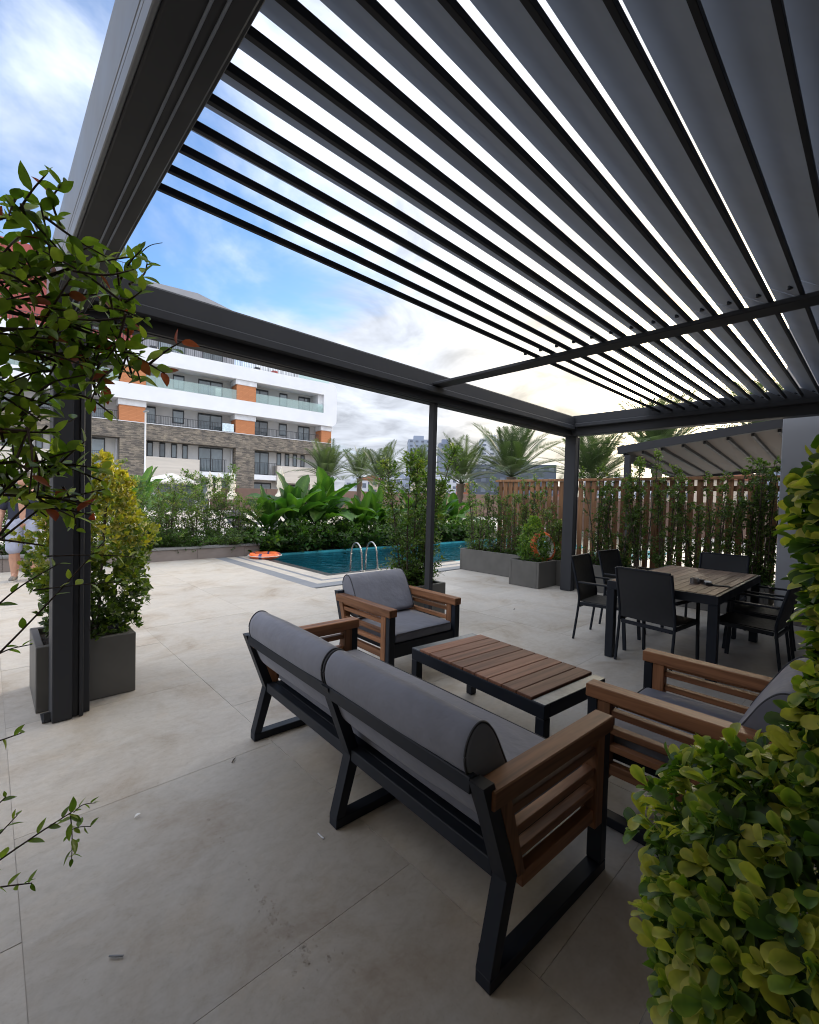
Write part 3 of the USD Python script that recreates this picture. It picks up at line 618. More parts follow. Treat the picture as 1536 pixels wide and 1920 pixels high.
# dining chairs (local: front towards -y, back at +y)
def dining_chair(label, loc, rot):
    t = thing('dining_chair', label, 'chair', loc, rot, 'chairs round the dining table')
    hw = .265
    for s in (-1, 1):
        x = s * (hw - .015)
        obj('rear_leg', tube(chaikin([(x, .30, .0), (x, .245, .43), (x, .255, .52), (x, .345, .89)], 2, False), .0135, 8), M['navy'], t, 40)
        obj('front_leg', bar((x, -.235, .0), (x, -.195, .62), .022, .034), M['navy'], t)
        obj('armrest', cbox(x - .022, x + .022, -.235, .262, .622, .640, .005), M['navy'], t)
        obj('side_rail', bar((x, -.215, .415), (x, .235, .40), .022, .035), M['navy'], t)
    obj('seat', cbox(-hw + .03, hw - .03, -.23, .24, .418, .430, .004), M['black'], t)
    obj('front_rail', bar((-hw + .03, -.222, .41), (hw - .03, -.222, .41), .022, .03), M['navy'], t)
    obj('rear_rail', bar((-hw + .03, .245, .375), (hw - .03, .245, .375), .02, .034), M['navy'], t)
    # slightly dished sling back
    U, V = np.meshgrid(np.linspace(-1, 1, 9), np.linspace(0, 1, 9))
    xs = U * (hw - .028); z = .42 + V * .475; y = .248 + np.maximum(z - .5, 0) * .245 + .022 * (1 - U ** 2) * np.sin(PI * np.clip(V, 0, 1))
    a = np.stack([xs, y, z], -1).reshape(-1, 3); b = a + [0, .008, 0]; q = []
    for i in range(8):
        for j in range(8):
            k = i * 9 + j; q += [[k, k + 1, k + 10, k + 9]]
    q = np.array(q); fr = np.vstack([q[:, [0, 1, 2]], q[:, [0, 2, 3]]]); n = len(a)
    rim = [k for k in range(9)] + [k * 9 + 8 for k in range(1, 9)] + [80 - k for k in range(1, 9)] + [72 - 9 * k for k in range(1, 8)]
    rq = []
    for k in range(len(rim)):
        p, q2 = rim[k], rim[(k + 1) % len(rim)]; rq += [[p, p + n, q2], [q2, p + n, q2 + n]]
    obj('back_sling', (np.vstack([a, b]), np.vstack([fr, fr[:, ::-1] + n, np.array(rq)])), M['black'], t, 40)
    obj('back_top', bar((-hw + .02, .352, .897), (hw - .02, .352, .897), .022, .018), M['navy'], t)
    return t
c0 = dining_chair('black sling chair turning its back to the camera at the table end', (4.66, 1.43, 0), 90 - 8)
def dc(label, loc, rot): copy_of(c0, loc, rot, label)
# side chairs on the far long side face -y (rot 0), the near side faces +y (rot 180), far end faces -x (rot -90)
dc('black dining chair on the pool side of the table, nearer the camera', (4.98, 2.02, 0), 4)
dc('black dining chair on the pool side of the table, nearer the hedge', (5.78, 2.06, 0), -4)
dc('black dining chair at the far end of the table in front of the hedge', (6.42, 1.36, 0), -90)
dc('black dining chair pushed under the right side of the table, nearest the camera', (5.22, .83, 0), 176)
dc('black dining chair on the right side of the table beside the grey pillar', (5.92, .88, 0), 182)
# things on the table
ash = thing('ashtray', 'small glass ashtray jar on the dining table', 'ashtray', (4.965, 1.225, .7505))
obj('bowl', lathe([(.0, .004), (.030, .004), (.036, .05), (.040, .05), (.040, .0), (.0, .0)], 24), M['steel'], ash, 40)
jar = thing('small_jar', 'little dark jar beside the ashtray on the dining table', 'jar', (5.035, 1.185, .7505))
obj('body', lathe([(0, 0), (.026, 0), (.027, .03), (.022, .038), (0, .04)], 20), M['plinth'], jar, 40)
pk = thing('cigarette_pack', 'small black and white pack lying on the dining table', 'pack', (4.965, 1.115, .7505), 25)
obj('box', cbox(-.045, .045, -.028, .028, 0, .022, .002), M['black'], pk); obj('lid', cbox(-.03, .042, -.024, .024, .0225, .034, .002), M['paper'], pk)
ph = thing('phone', 'black phone lying flat near the table edge', 'phone', (4.99, 1.02, .7505), -70)
obj('body', cbox(-.072, .072, -.034, .034, 0, .009, .003), M['black'], ph)

# ================================================================ planters
def planter(x0, x1, y0, y1, h, label, rot=0):
    t = thing('planter', label, 'planter', ((x0 + x1) / 2, (y0 + y1) / 2, 0), 0)
    a, b = (x1 - x0) / 2, (y1 - y0) / 2; w = .045
    obj('side_panel', cbox(-a, a, -b, -b + w, .001, h, .004), M['planter'], t); obj('side_panel', cbox(-a, a, b - w, b, .001, h, .004), M['planter'], t)
    obj('end_panel', cbox(-a, -a + w, -b + w + .0015, b - w - .0015, .001, h - .001, .004), M['planter'], t); obj('end_panel', cbox(a - w, a, -b + w + .0015, b - w - .0015, .001, h - .001, .004), M['planter'], t)
    n = 12
    gx, gy = np.meshgrid(np.linspace(-a + w - .005, a - w + .005, n), np.linspace(-b + w - .005, b - w + .005, n))
    z = h - .06 + .03 * meshkit.fbm(np.stack([gx * 14 + x0 * 9, gy * 14, gx * 0], -1), 3)
    q = np.array([[i * n + j, i * n + j + 1, (i + 1) * n + j + 1, (i + 1) * n + j] for i in range(n - 1) for j in range(n - 1)])
    obj('soil', (np.stack([gx, gy, z], -1).reshape(-1, 3), np.vstack([q[:, [0, 1, 2]], q[:, [0, 2, 3]]])), M['soil'], t)
    return t
planter(.235, .81, 3.79, 4.37, .44, 'square taupe planter behind the left front post')
planter(3.70, 4.26, 3.80, 4.38, .44, 'square taupe planter behind the slim middle post')
planter(6.90, 7.48, 4.03, 4.63, .46, 'square taupe planter left of the right post with a conical shrub')
planter(.68, 1.26, -.28, .30, .44, 'square taupe planter of the big shrub at lower right')
planter(-.62, -.06, .62, 1.2, .44, 'square taupe planter of the red-tipped shrub at the left edge')
planter(7.50, 8.0, 4.66, 6.30, .46, 'long taupe planter box left of the conical shrub below the fence end')
planter(7.50, 8.0, 2.82, 4.62, .46, 'long taupe planter box right behind the right post')
planter(7.50, 8.0, 1.0, 2.80, .46, 'long taupe planter box behind the dining table')

# ================================================================ vegetation
LEAF4 = (np.array([[0, 0, 0], [.5, -.27, .05], [.5, 0, 0], [.5, .27, .05], [1, 0, -.04]]), np.array([[0, 1, 2], [0, 2, 3], [1, 4, 2], [2, 4, 3]]))
def leaf_detail(ns=6, wid=.27, droop=.12, fold=.10, blunt=False, wave=0.0):
    t = np.linspace(0, 1, ns); prof = wid * np.sin(PI * t ** .85) ** .8 * (1 - .15 * t)
    if blunt: t = np.array([0, .2, .42, .62, .80, .93, 1.0]); prof = wid * np.array([.06, .30, .68, .95, 1.0, .74, .20])
    prof[0] = .015; prof[-1] = .05 if blunt else .006
    z = -droop * t ** 2
    v, f = [], []
    for i in range(ns):
        wv = wave * math.sin(i * 2.3)
        v += [[t[i], -prof[i], z[i] + fold * prof[i] / wid + wv], [t[i], 0, z[i]], [t[i], prof[i], z[i] + fold * prof[i] / wid - wv]]
    for i in range(ns - 1):
        a = i * 3
        for k in (0, 1): f += [[a + k, a + 3 + k, a + 4 + k], [a + k, a + 4 + k, a + 1 + k]]
    return np.array(v), np.array(f)
def frames(d, upv):
    d = d / (np.linalg.norm(d, axis=1, keepdims=True) + 1e-9)
    s = np.cross(upv, d); s /= np.linalg.norm(s, axis=1, keepdims=True) + 1e-9
    return d, s, np.cross(d, s)
def scatter(tpl, pos, d, upv, size):
    tv, tf = tpl; d, s, n = frames(d, upv); size = np.broadcast_to(size, (len(pos),))
    v = pos[:, None] + size[:, None, None] * (tv[None, :, 0:1] * d[:, None] + tv[None, :, 1:2] * s[:, None] + tv[None, :, 2:3] * n[:, None])
    f = tf[None] + (np.arange(len(pos)) * len(tv))[:, None, None]
    return v.reshape(-1, 3), f.reshape(-1, 3)
def reps(tone, tpl): return np.repeat(tone, len(tpl[0]))
def unit(rng, n):
    v = rng.normal(size=(n, 3)); return v / np.linalg.norm(v, axis=1, keepdims=True)

def cone_shrub(name, label, loc, h, prof, nleaf, size, matname, seed, tonef, stem=True, cat='shrub', detail=False, ntop=0, group=None, lump=.16):
    """dense clipped shrub: prof(t) radius, leaves in small rosettes near an uneven surface"""
    rng = np.random.default_rng(seed)
    t = thing(name, label, cat, loc, 0, group)
    nr = nleaf // 5
    tt = rng.random(nr * 3); rad = np.array([prof(a) for a in tt]); keep = rng.random(nr * 3) < rad / rad.max() * .9 + .1
    tt, rad = tt[keep][:nr], rad[keep][:nr]; nr = len(tt)
    ang = rng.random(nr) * 2 * PI
    dirs = np.column_stack([np.cos(ang), np.sin(ang), np.zeros(nr)])
    l = meshkit.fbm(np.column_stack([dirs * 1.6 + seed, tt * h * 4.5])[:, [0, 1, 3]] if False else np.column_stack([dirs[:, 0] * 1.5 + seed, dirs[:, 1] * 1.5, tt * h * 4.0]), 3)
    rr = rad * (1 + (l - .5) * 2 * lump * 2) * (1 - .42 * rng.random(nr) ** 2.2) * np.where(rng.random(nr) < .07, 1 + .22 * rng.random(nr), 1)
    c = np.column_stack([rr * dirs[:, 0], rr * dirs[:, 1], tt * h])
    axis = dirs * (.9 - .3 * tt[:, None]) + np.array([0, 0, .55]) + unit(rng, nr) * .45
    axis /= np.linalg.norm(axis, axis=1, keepdims=True)
    k = 5
    pos = np.repeat(c, k, 0) + unit(rng, nr * k) * size * .25
    d = np.repeat(axis, k, 0) * .75 + unit(rng, nr * k) * .85
    upv = np.repeat(axis, k, 0) + unit(rng, nr * k) * .4 + [0, 0, .3]
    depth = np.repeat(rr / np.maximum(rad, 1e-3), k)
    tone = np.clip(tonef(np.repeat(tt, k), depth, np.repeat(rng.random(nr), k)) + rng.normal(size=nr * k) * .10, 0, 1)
    sz = size * rng.uniform(.5, 1.3, nr * k)
    if stem:
        ps = []
        for a in range(4):
            th = rng.random() * 6.28; e = rng.uniform(.2, .5) * prof(.5)
            ps.append(tube(chaikin([(.02 * math.cos(th), .02 * math.sin(th), -.02), (e * .5 * math.cos(th), e * .5 * math.sin(th), h * .3), (e * math.cos(th), e * math.sin(th), h * .75)], 2, False), np.linspace(.010, .004, 9 if False else len(chaikin([(0, 0, 0)] * 3, 2, False))), 6))
        obj('stem', join(ps), M['twig'], t)
    if not detail:
        tpl = LEAF4
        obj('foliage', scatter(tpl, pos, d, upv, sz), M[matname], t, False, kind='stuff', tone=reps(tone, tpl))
    else:
        tpl = leaf_detail(7, .265, .20, .10, blunt=True)
        # largest in view (towards the camera) singly, the rest together
        rib = np.tile([.12, -.05, .12], 7) + np.repeat(np.linspace(-.08, .10, 7), 3)
        wp = pos + np.array(loc); wd = wp - [0, 0, H]; D = wd @ fwd
        px = wd @ rt / np.maximum(D, .05); py = wd @ up / np.maximum(D, .05)
        vis = (D > .25) & (px > -.93) & (px < .93) & (py > -1.16) & (depth > .72) & ((np.repeat(dirs, k, 0) * -wd).sum(1) > -.02)
        order = np.argsort(np.where(vis, D, 1e9) / sz); one = order[:ntop]; one = one[vis[one]]
        rest = np.setdiff1d(np.arange(len(pos)), one)
        for i in one:
            obj('leaf', scatter(tpl, pos[i:i + 1], d[i:i + 1], upv[i:i + 1], sz[i:i + 1]), M[matname], t, True, tone=np.clip(tone[i] + rib, 0, 1))
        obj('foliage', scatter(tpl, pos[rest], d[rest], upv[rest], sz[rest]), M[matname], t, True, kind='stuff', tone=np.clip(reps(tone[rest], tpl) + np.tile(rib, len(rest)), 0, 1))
    return t

def airy_shrub(label, loc, h, spread, nstem, nleaf, size, matname, seed, name='shrub', cat='shrub', base=.15, group=None, tone0=.45, lean=(0, 0), ybias=1.0, fill=None):
    """upright multi-stemmed plant with open foliage"""
    rng = np.random.default_rng(seed); t = thing(name, label, cat, loc, 0, group)
    stems, tips, pos, d, tn = [], [], [], [], []
    per = nleaf // nstem
    for s in range(nstem):
        a = rng.random() * 2 * PI; b = rng.random() ** .6 * .35 * spread; hh = h * rng.uniform(.62, 1.0) if s else h
        p0 = np.array([b * math.cos(a), b * math.sin(a) * ybias, -.04]); out = np.array([math.cos(a), math.sin(a) * ybias, 0]) * spread * rng.uniform(.15, .75)
        p1 = p0 + out * .35 + [lean[0] * .4, lean[1] * .4, hh * .5] + rng.normal(size=3) * .02; p2 = p0 + out + [lean[0], lean[1], hh] + rng.normal(size=3) * .03
        c = chaikin([p0, p1, p2], 3, False); stems.append(tube(c, np.linspace(.009, .0025, len(c)) * (1 + h * .15), 5))
        # side twigs
        ntw = max(4, per // 16)
        for k in range(ntw):
            u = base + (1 - base) * (k + rng.random()) / ntw; q = c[min(int(u * (len(c) - 1)), len(c) - 2)]
            th = rng.random() * 2 * PI; ln = spread * rng.uniform(.25, .62) * (1.08 - .72 * u)
            dv = np.array([math.cos(th), math.sin(th) * ybias, rng.uniform(.2, .9)]); e = q + dv * ln
            stems.append(tube([q, (q + e) / 2 + [0, 0, .01], e], [.004, .003, .0015], 4, False))
            m = max(3, per // ntw); v = rng.random(m) ** .8
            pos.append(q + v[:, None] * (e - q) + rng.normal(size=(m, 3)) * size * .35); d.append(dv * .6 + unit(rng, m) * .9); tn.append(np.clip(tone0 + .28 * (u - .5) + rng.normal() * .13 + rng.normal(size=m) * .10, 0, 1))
    pos, d, tn = np.vstack(pos), np.vstack(d), np.concatenate(tn)
    obj('stem', join(stems), M['twig'], t)
    sz = size * rng.uniform(.6, 1.25, len(pos))
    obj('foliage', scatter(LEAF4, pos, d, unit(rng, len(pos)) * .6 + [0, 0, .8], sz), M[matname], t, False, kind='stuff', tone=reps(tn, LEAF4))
    return t

# --- left planter shrub: golden green, columnar
cone_shrub('shrub', 'golden green columnar shrub in the planter behind the left post', (.60, 4.08, .42), 1.33,
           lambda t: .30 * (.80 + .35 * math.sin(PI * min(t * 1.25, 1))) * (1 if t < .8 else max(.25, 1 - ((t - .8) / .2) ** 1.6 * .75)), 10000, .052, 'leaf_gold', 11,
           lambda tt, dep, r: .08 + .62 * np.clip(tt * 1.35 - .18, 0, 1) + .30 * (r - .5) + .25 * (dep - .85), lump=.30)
# --- cone by the right post
cone_shrub('shrub', 'small conical green shrub with pale edges beside the right post', (7.19, 4.33, .43), .80,
           lambda t: .30 * (1 - t) ** .62 * min(1, .55 + t * 3) + .02, 3600, .045, 'leaf_euo', 12, lambda tt, dep, r: .30 + .25 * (r - .5) + .25 * tt + .2 * (dep - .85), lump=.2)
# --- slim potted tree behind the middle post
airy_shrub('slim upright potted tree with loose green foliage behind the middle post', (3.95, 4.12, .42), 1.78, .50, 10, 8500, .052, 'leaf_green', 13, 'potted_tree', 'small tree', .04, tone0=.66)
# --- hedge plants in the long planters by the fence
hp = [(6.05, 1.62, .40, .48), (5.55, 1.25, .36, .42), (5.05, 1.30, .38, .46), (4.72, 1.60, .34, .52), (4.25, 1.05, .34, .5), (3.42, 1.75, .36, .34), (3.05, 1.5, .32, .36), (2.72, 1.95, .30, .42), (2.30, 1.90, .36, .44), (1.92, 1.55, .34, .40), (1.62, 1.62, .32, .42), (1.30, 1.80, .30, .40), (1.10, 1.70, .22, .42)]
hl = ['loose hedge plant at the left end of the fence planter, beside the pool', 'short bushy hedge plant second from the pool along the fence', 'hedge plant before the fence end, left of the conical shrub', 'tall light green hedge plant just left of the right post', 'low bush right behind the conical shrub and the orange ring',
      'dense dark hedge plant right of the right post', 'dark hedge plant between post and brown fence, lower than its neighbours', 'tall thin hedge plant with bare stems below the second pergola post', 'tall bushy hedge plant above the far dining chairs', 'mid-height hedge plant behind the middle of the dining table',
      'hedge plant behind the far dining chair back', 'tall hedge plant next to last before the pillar', 'thin hedge plant touching the grey pillar']
for k, (y, h, sp, tn) in enumerate(hp):
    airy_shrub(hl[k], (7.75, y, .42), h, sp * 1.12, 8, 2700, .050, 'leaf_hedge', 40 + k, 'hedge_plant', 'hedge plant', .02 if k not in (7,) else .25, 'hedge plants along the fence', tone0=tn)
# --- bed shrubs behind the low wall
bd = [(-3.0, 11.6, 1.5, .9), (-1.6, 11.4, 1.35, .8), (-.4, 11.5, 1.35, .8), (.55, 11.7, 1.4, .8), (1.35, 11.3, 1.2, .8), (2.2, 12.0, 2.05, .6), (2.75, 11.4, 1.3, .9), (3.15, 11.9, 1.75, .9), (3.75, 11.5, 1.55, .9), (4.25, 11.9, 2.15, .75), (4.62, 11.4, 1.35, .75), (2.3, 11.15, .55, .7), (3.3, 11.1, .5, .75), (4.2, 11.1, .5, .7)]
bl = ['bushy shrub furthest left in the bed behind the person', 'shrub in the bed left of the standing person', 'shrub in the bed just behind the standing person', 'shrub in the bed right behind the left post', 'rounded shrub in the bed behind the golden shrub', 'thin tall sapling with bare stems right of the golden shrub', 'feathery bush behind the left part of the low wall', 'feathery light bush in the middle of the bed', 'feathery bush right of the bed middle before the closed umbrellas', 'tall loose sapling in the bed before the closed umbrellas', 'bush at the right end of the low wall beside the lifebuoy',
      'low dark ground bush behind the wall, left one', 'low dark ground bush behind the wall, middle one', 'low dark ground bush behind the wall, right one']
for k, (x, y, h, sp) in enumerate(bd):
    airy_shrub(bl[k], (x, y, .13), h, sp, 10 if h > .8 else 14, 4600, .058, 'leaf_hedge' if k % 3 else 'leaf_green', 70 + k, 'bed_shrub', 'shrub', .03 if k not in (5, 9) else .3, 'shrubs in the planting bed', tone0=.62 if h > .8 else .34)

# --- banana plants
def banana(label, loc, scale, seed, nl=8, hh=.9, group='banana plants behind the pool', dark=0.0):
    rng = np.random.default_rng(seed); t = thing('banana_plant', label, 'banana plant', loc, 0, group)
    obj('trunk', tube([(0, 0, -.05), (.01, .01, hh * .5), (0, .02, hh)], [.09, .075, .05], 10), M['leaf_banana'], t, True, tone=np.full(32, .25))
    for k in range(nl):
        a = k * 2.4 + rng.uniform(-.4, .4); el = rng.uniform(.55, 1.2) if k % 3 else rng.uniform(1.15, 1.45)
        Ln = scale * rng.uniform(1.0, 1.5); W = .165 * scale * rng.uniform(.85, 1.2); st = .28 * scale
        n = 15; s = np.linspace(0, 1, n); e = el - s ** 1.8 * (rng.uniform(.7, 1.5) if k % 3 else rng.uniform(.15, .6))
        ds = np.column_stack([np.cos(e), np.sin(e)]) * Ln / (n - 1); c = np.vstack([[0, 0], np.cumsum(ds, 0)[:-1]])
        ca, sa = math.cos(a), math.sin(a); spine = np.column_stack([c[:, 0] * ca, c[:, 0] * sa, hh * .92 + c[:, 1]])
        side = np.array([-sa, ca, 0.0]); nrm = np.column_stack([-np.sin(e) * ca, -np.sin(e) * sa, np.cos(e)])
        wp = np.where(s < .22, .012 + .0 * s, W * np.sin(PI * np.clip((s - .20) / .82, 0, 1)) ** .55) ; wp[-1] = .01; tw = rng.uniform(-.5, .5)
        vv = []
        for q, fold in ((-1, .42), (-.5, .16), (0, 0), (.5, .16), (1, .42)):
            rip = .10 * wp * np.sin(s * 38 + q * 2 + k) * abs(q)
            vv.append(spine + side * (q * wp)[:, None] + nrm * (fold * wp + rip + tw * q * wp * s)[:, None])
        v = np.stack(vv, 1).reshape(-1, 3); f = []
        for i in range(n - 1):
            for j in range(4): o = i * 5 + j; f += [[o, o + 1, o + 6], [o, o + 6, o + 5]]
        tone = np.clip(np.full(len(v), .45 + rng.uniform(-.25, .3) - dark), 0, 1).reshape(n, 5); tone[:, 2] = np.minimum(tone[:, 2] + .3, 1)
        obj('leaf', (v, np.array(f)), M['leaf_banana'], t, True, tone=tone.ravel())
    return t
bn = [((5.55, 11.5, 0), 1.05, 16, .45), ((6.35, 11.6, 0), 1.25, 17, .6), ((7.2, 11.7, 0), 1.2, 17, .6), ((7.8, 12.1, 0), 1.35, 17, .7), ((8.8, 11.6, 0), 1.05, 16, .4), ((9.7, 11.9, 0), 1.1, 16, .5), ((11.2, 11.6, 0), 1.1, 16, .4), ((12.6, 11.7, 0), 1.15, 16, .5), ((13.8, 12.0, 0), 1.05, 16, .4), ((3.2, 14.6, 0), 1.1, 9, .9)]
bnl = ['banana plant nearest the lifebuoy at the pool corner', 'large broad-leaved banana plant before the closed cream umbrella', 'tall bright banana plant right of the cream umbrella', 'banana plant with the tallest upright leaves behind the pool', 'low banana plant left of the slim potted tree', 'banana plant half hidden behind the slim potted tree', 'low spreading banana plant just right of the middle post', 'banana plant between the middle post and the fence planter', 'banana plant furthest right behind the pool', 'banana plant behind the golden shrub, before the building']
for k, (lc, s, n, hh) in enumerate(bn): banana(bnl[k], lc, s, 100 + k, n, hh)
# dark undergrowth along the far pool edge
ul = ['dark undergrowth right beside the lifebuoy at the pool corner', 'dark undergrowth below the cream umbrella at the pool edge', 'dark undergrowth under the tall bright banana leaves', 'dark undergrowth at the pool edge left of the handrails', 'dark undergrowth at the pool edge above the left handrail', 'dark undergrowth at the pool edge above the right handrail', 'dark undergrowth at the pool edge left of the slim potted tree', 'dark undergrowth behind the slim potted tree', 'dark undergrowth just left of the middle post', 'dark undergrowth just right of the middle post', 'dark undergrowth between middle post and fence planter', 'dark undergrowth furthest right along the pool']
ug = [(5.35, 10.95), (6.0, 11.0), (6.7, 10.95), (7.4, 11.0), (8.1, 10.95), (8.8, 11.0), (9.5, 10.95), (10.3, 11.0), (11.1, 10.95), (12.0, 11.0), (13.0, 11.0), (14.2, 11.0)]
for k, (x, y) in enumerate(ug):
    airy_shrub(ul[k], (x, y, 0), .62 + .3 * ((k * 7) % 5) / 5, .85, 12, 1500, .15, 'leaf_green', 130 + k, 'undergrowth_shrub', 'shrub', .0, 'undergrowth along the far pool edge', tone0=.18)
gl = ['bright bush above the water left of the middle post', 'bright bush just behind the middle post', 'bright bush right of the middle post behind the bananas', 'bright bush below the open-crowned palm', 'bright bush behind the slim potted tree', 'bright bush at the left end of the fence']
gb = [(10.4, 12.8, 1.25, .75), (11.4, 13.0, 1.3, .8), (12.5, 12.9, 1.3, .8), (13.8, 12.9, 1.3, .8), (9.2, 13.0, 1.2, .7), (15.2, 12.6, 1.3, .9)]
for k, (x, y, h, tn) in enumerate(gb):
    airy_shrub(gl[k], (x, y, 0), h, .95, 12, 3200, .075, 'leaf_green', 160 + k, 'garden_bush', 'bush', .1, 'bright bushes behind the banana plants', tone0=tn)

# --- date palms
def palm(label, loc, hc, fl, seed, nf=34, up0=.2):
    rng = np.random.default_rng(seed); t = thing('palm_tree', label, 'palm tree', loc, 0, 'date palms in the garden')
    rr = np.linspace(0, 1, 14); rad = (.17 + .05 * (rr < .1) + .035 * np.where(np.arange(14) % 2, 1, -1) * .6 + .09 * rr ** 4)
    obj('trunk', tube(np.column_stack([0 * rr, .03 * np.sin(rr * 3), rr * hc]), rad, 12), M['bark'], t, 30)
    for k in range(nf):
        a = k * 2.39996 + rng.uniform(-.2, .2); q = k / (nf - 1); el = 1.48 - 1.25 * q ** .9 + rng.uniform(-.14, .14); Ln = fl * rng.uniform(.85, 1.12) * (1 - .22 * abs(q - .5))
        n = 16; s = np.linspace(0, 1, n); e = el - (.35 + .60 * q) * s ** 1.7 * rng.uniform(.7, 1.3)
        ds = np.column_stack([np.cos(e), np.sin(e)]) * Ln / (n - 1); c = np.vstack([[0, 0], np.cumsum(ds, 0)[:-1]]); ca, sa = math.cos(a), math.sin(a)
        P = np.column_stack([c[:, 0] * ca, c[:, 0] * sa, hc + c[:, 1]]); side = np.array([-sa, ca, 0.0]); nrm = np.column_stack([-np.sin(e) * ca, -np.sin(e) * sa, np.cos(e)]); tg = np.column_stack([np.cos(e) * ca, np.cos(e) * sa, np.sin(e)])
        rach = tube(P, np.linspace(.022, .006, n), 4, False)
        m = 38; u = np.linspace(.16, .995, m); idx = u * (n - 1); i0 = np.minimum(idx.astype(int), n - 2); fr = (idx - i0)[:, None]
        B = P[i0] * (1 - fr) + P[i0 + 1] * fr; T, N = tg[i0], nrm[i0]; ll = fl * .27 * np.sin(PI * np.clip(.12 + .84 * u, 0, 1)) ** .6 * rng.uniform(.85, 1.1, m)
        lv, lf = [], []
        for sg_ in (-1, 1):
            dv = T * .72 + sg_ * side * .80 + N * .22 - [0, 0, .16]; dv /= np.linalg.norm(dv, axis=1, keepdims=True)
            E = B + dv * ll[:, None]; Md = (B + E) / 2 + N * .012; wv = np.cross(dv, N); wv /= np.linalg.norm(wv, axis=1, keepdims=True); ww = .0125 * fl
            o = len(lv) * 4 * m
            lv.append(np.stack([B, Md - wv * ww * .6, Md + wv * ww * .6, E], 1).reshape(-1, 3)); b_ = np.arange(m)[:, None] * 4 + o
            lf += [np.hstack([b_, b_ + 1, b_ + 2]), np.hstack([b_ + 1, b_ + 3, b_ + 2])]
        v, f = join([rach, (np.vstack(lv), np.vstack(lf))])
        obj('frond', (v, f), M['leaf_palm'], t, False, tone=np.clip(np.full(len(v), .42 + rng.uniform(-.2, .25) + .12 * (.5 - q)), 0, 1))
    return t
pl = [((17.6, 27.4, 0), 3.1, 2.27, 'date palm standing before the right end of the apartment building'), ((21.8, 29.0, 0), 3.35, 2.27, 'thinner date palm just right of the building end'), ((17.3, 20.8, 0), 2.7, 2.08, 'date palm left behind the slim potted tree'), ((21.1, 21.5, 0), 3.5, 2.27, 'date palm before the pale tower, left of the middle post'),
      ((20.0, 16.9, 0), 2.75, 2.41, 'open-crowned date palm right of the middle post'), ((20.5, 13.8, 0), 3.1, 2.79, 'big date palm above the fence end before the white tower'), ((19.7, 9.0, 0), 2.7, 2.27, 'date palm just right of the right post'), ((19.6, 6.3, 0), 3.7, 2.27, 'date palm above the roof of the second pergola'), ((21.4, 3.2, 0), 4.3, 2.21, 'date palm at the far right beside the pillar top')]
for k, (lc, hc, fl, lb) in enumerate(pl): palm(lb, lc, hc - .25, fl * (1.2 if k == 5 else .95 if k == 3 else 1.28), 200 + k, 22 if k in (1, 2, 4) else 30)

# ================================================================ fence
fe = thing('slat_fence', 'reddish brown wooden slat fence running behind the hedge planters', 'fence', (8.14, 0, 0))
for k in range(37):
    y = 1.04 + k * .1295
    obj('slat', cbox(-.012, .012, y, y + .085, .06, 1.915, .002), M['fence'], fe)
obj('top_rail', cbox(-.04, .04, .98, 5.86, 1.918, 1.965, .004), M['fence'], fe)
for z in (.35, 1.78): obj('rail', cbox(.0135, .05, .98, 5.86, z - .04, z + .04, .003), M['fence'], fe)
for y in (.97, 2.6, 4.2, 5.80): obj('post', cbox(.052, .13, y - .04, y + .04, 0, 1.915, .003), M['fence'], fe)
# lifebuoys
def buoy(label, loc, tilt, rotz, R=.29, r=.075, two=False):
    t = thing('lifebuoy', label, 'lifebuoy', loc, rotz)
    A, B = 48, 14; a = np.arange(A) * 2 * PI / A; b = np.arange(B) * 2 * PI / B
    def ringpart(a0, a1, rr, b0=0, b1=2 * PI, na=30):
        aa = np.linspace(a0, a1, na); bb = np.linspace(b0, b1, B + 1); aa, bb = np.meshgrid(aa, bb, indexing='ij')
        x = (R + rr * np.cos(bb)) * np.cos(aa); y = (R + rr * np.cos(bb)) * np.sin(aa); z = rr * .8 * np.sin(bb)
        c, s = math.cos(tilt), math.sin(tilt); v = np.stack([x, y * c - z * s, y * s + z * c], -1).reshape(-1, 3)
        q = np.array([[i * (B + 1) + j, (i + 1) * (B + 1) + j, (i + 1) * (B + 1) + j + 1, i * (B + 1) + j + 1] for i in range(na - 1) for j in range(B)])
        return v, np.vstack([q[:, [0, 1, 2]], q[:, [0, 2, 3]]])
    if two:
        obj('ring', ringpart(0, 2 * PI, r, -PI / 2, PI / 2, 60), M['orange'], t, 60)
        obj('inner_face', ringpart(0, 2 * PI, r, PI / 2, 3 * PI / 2, 60), M['buoy_white'], t, 60)
    else:
        obj('ring', ringpart(0, 2 * PI, r, na=60), M['orange'], t, 60)
        for k in range(4): obj('band', ringpart(k * PI / 2 + .35, k * PI / 2 + .55, r * 1.03, na=5), M['buoy_navy'], t, 60)
        aa = np.linspace(0, 2 * PI, 60); rp = R + r * 1.05 + .02 * np.abs(np.sin(aa * 2)); c, s = math.cos(tilt), math.sin(tilt)
        obj('rope', tube(np.column_stack([rp * np.cos(aa), rp * np.sin(aa) * c, rp * np.sin(aa) * s]), .008, 5, False), M['buoy_white'], t, True)
buoy('orange lifebuoy with navy bands lying flat at the pool corner', (4.86, 10.15, .062), 0, 20)
buoy('orange and white ring standing upright behind the conical shrub and right post', (7.43, 4.27, .68), PI / 2 - .2, -15, .215, .075, True)

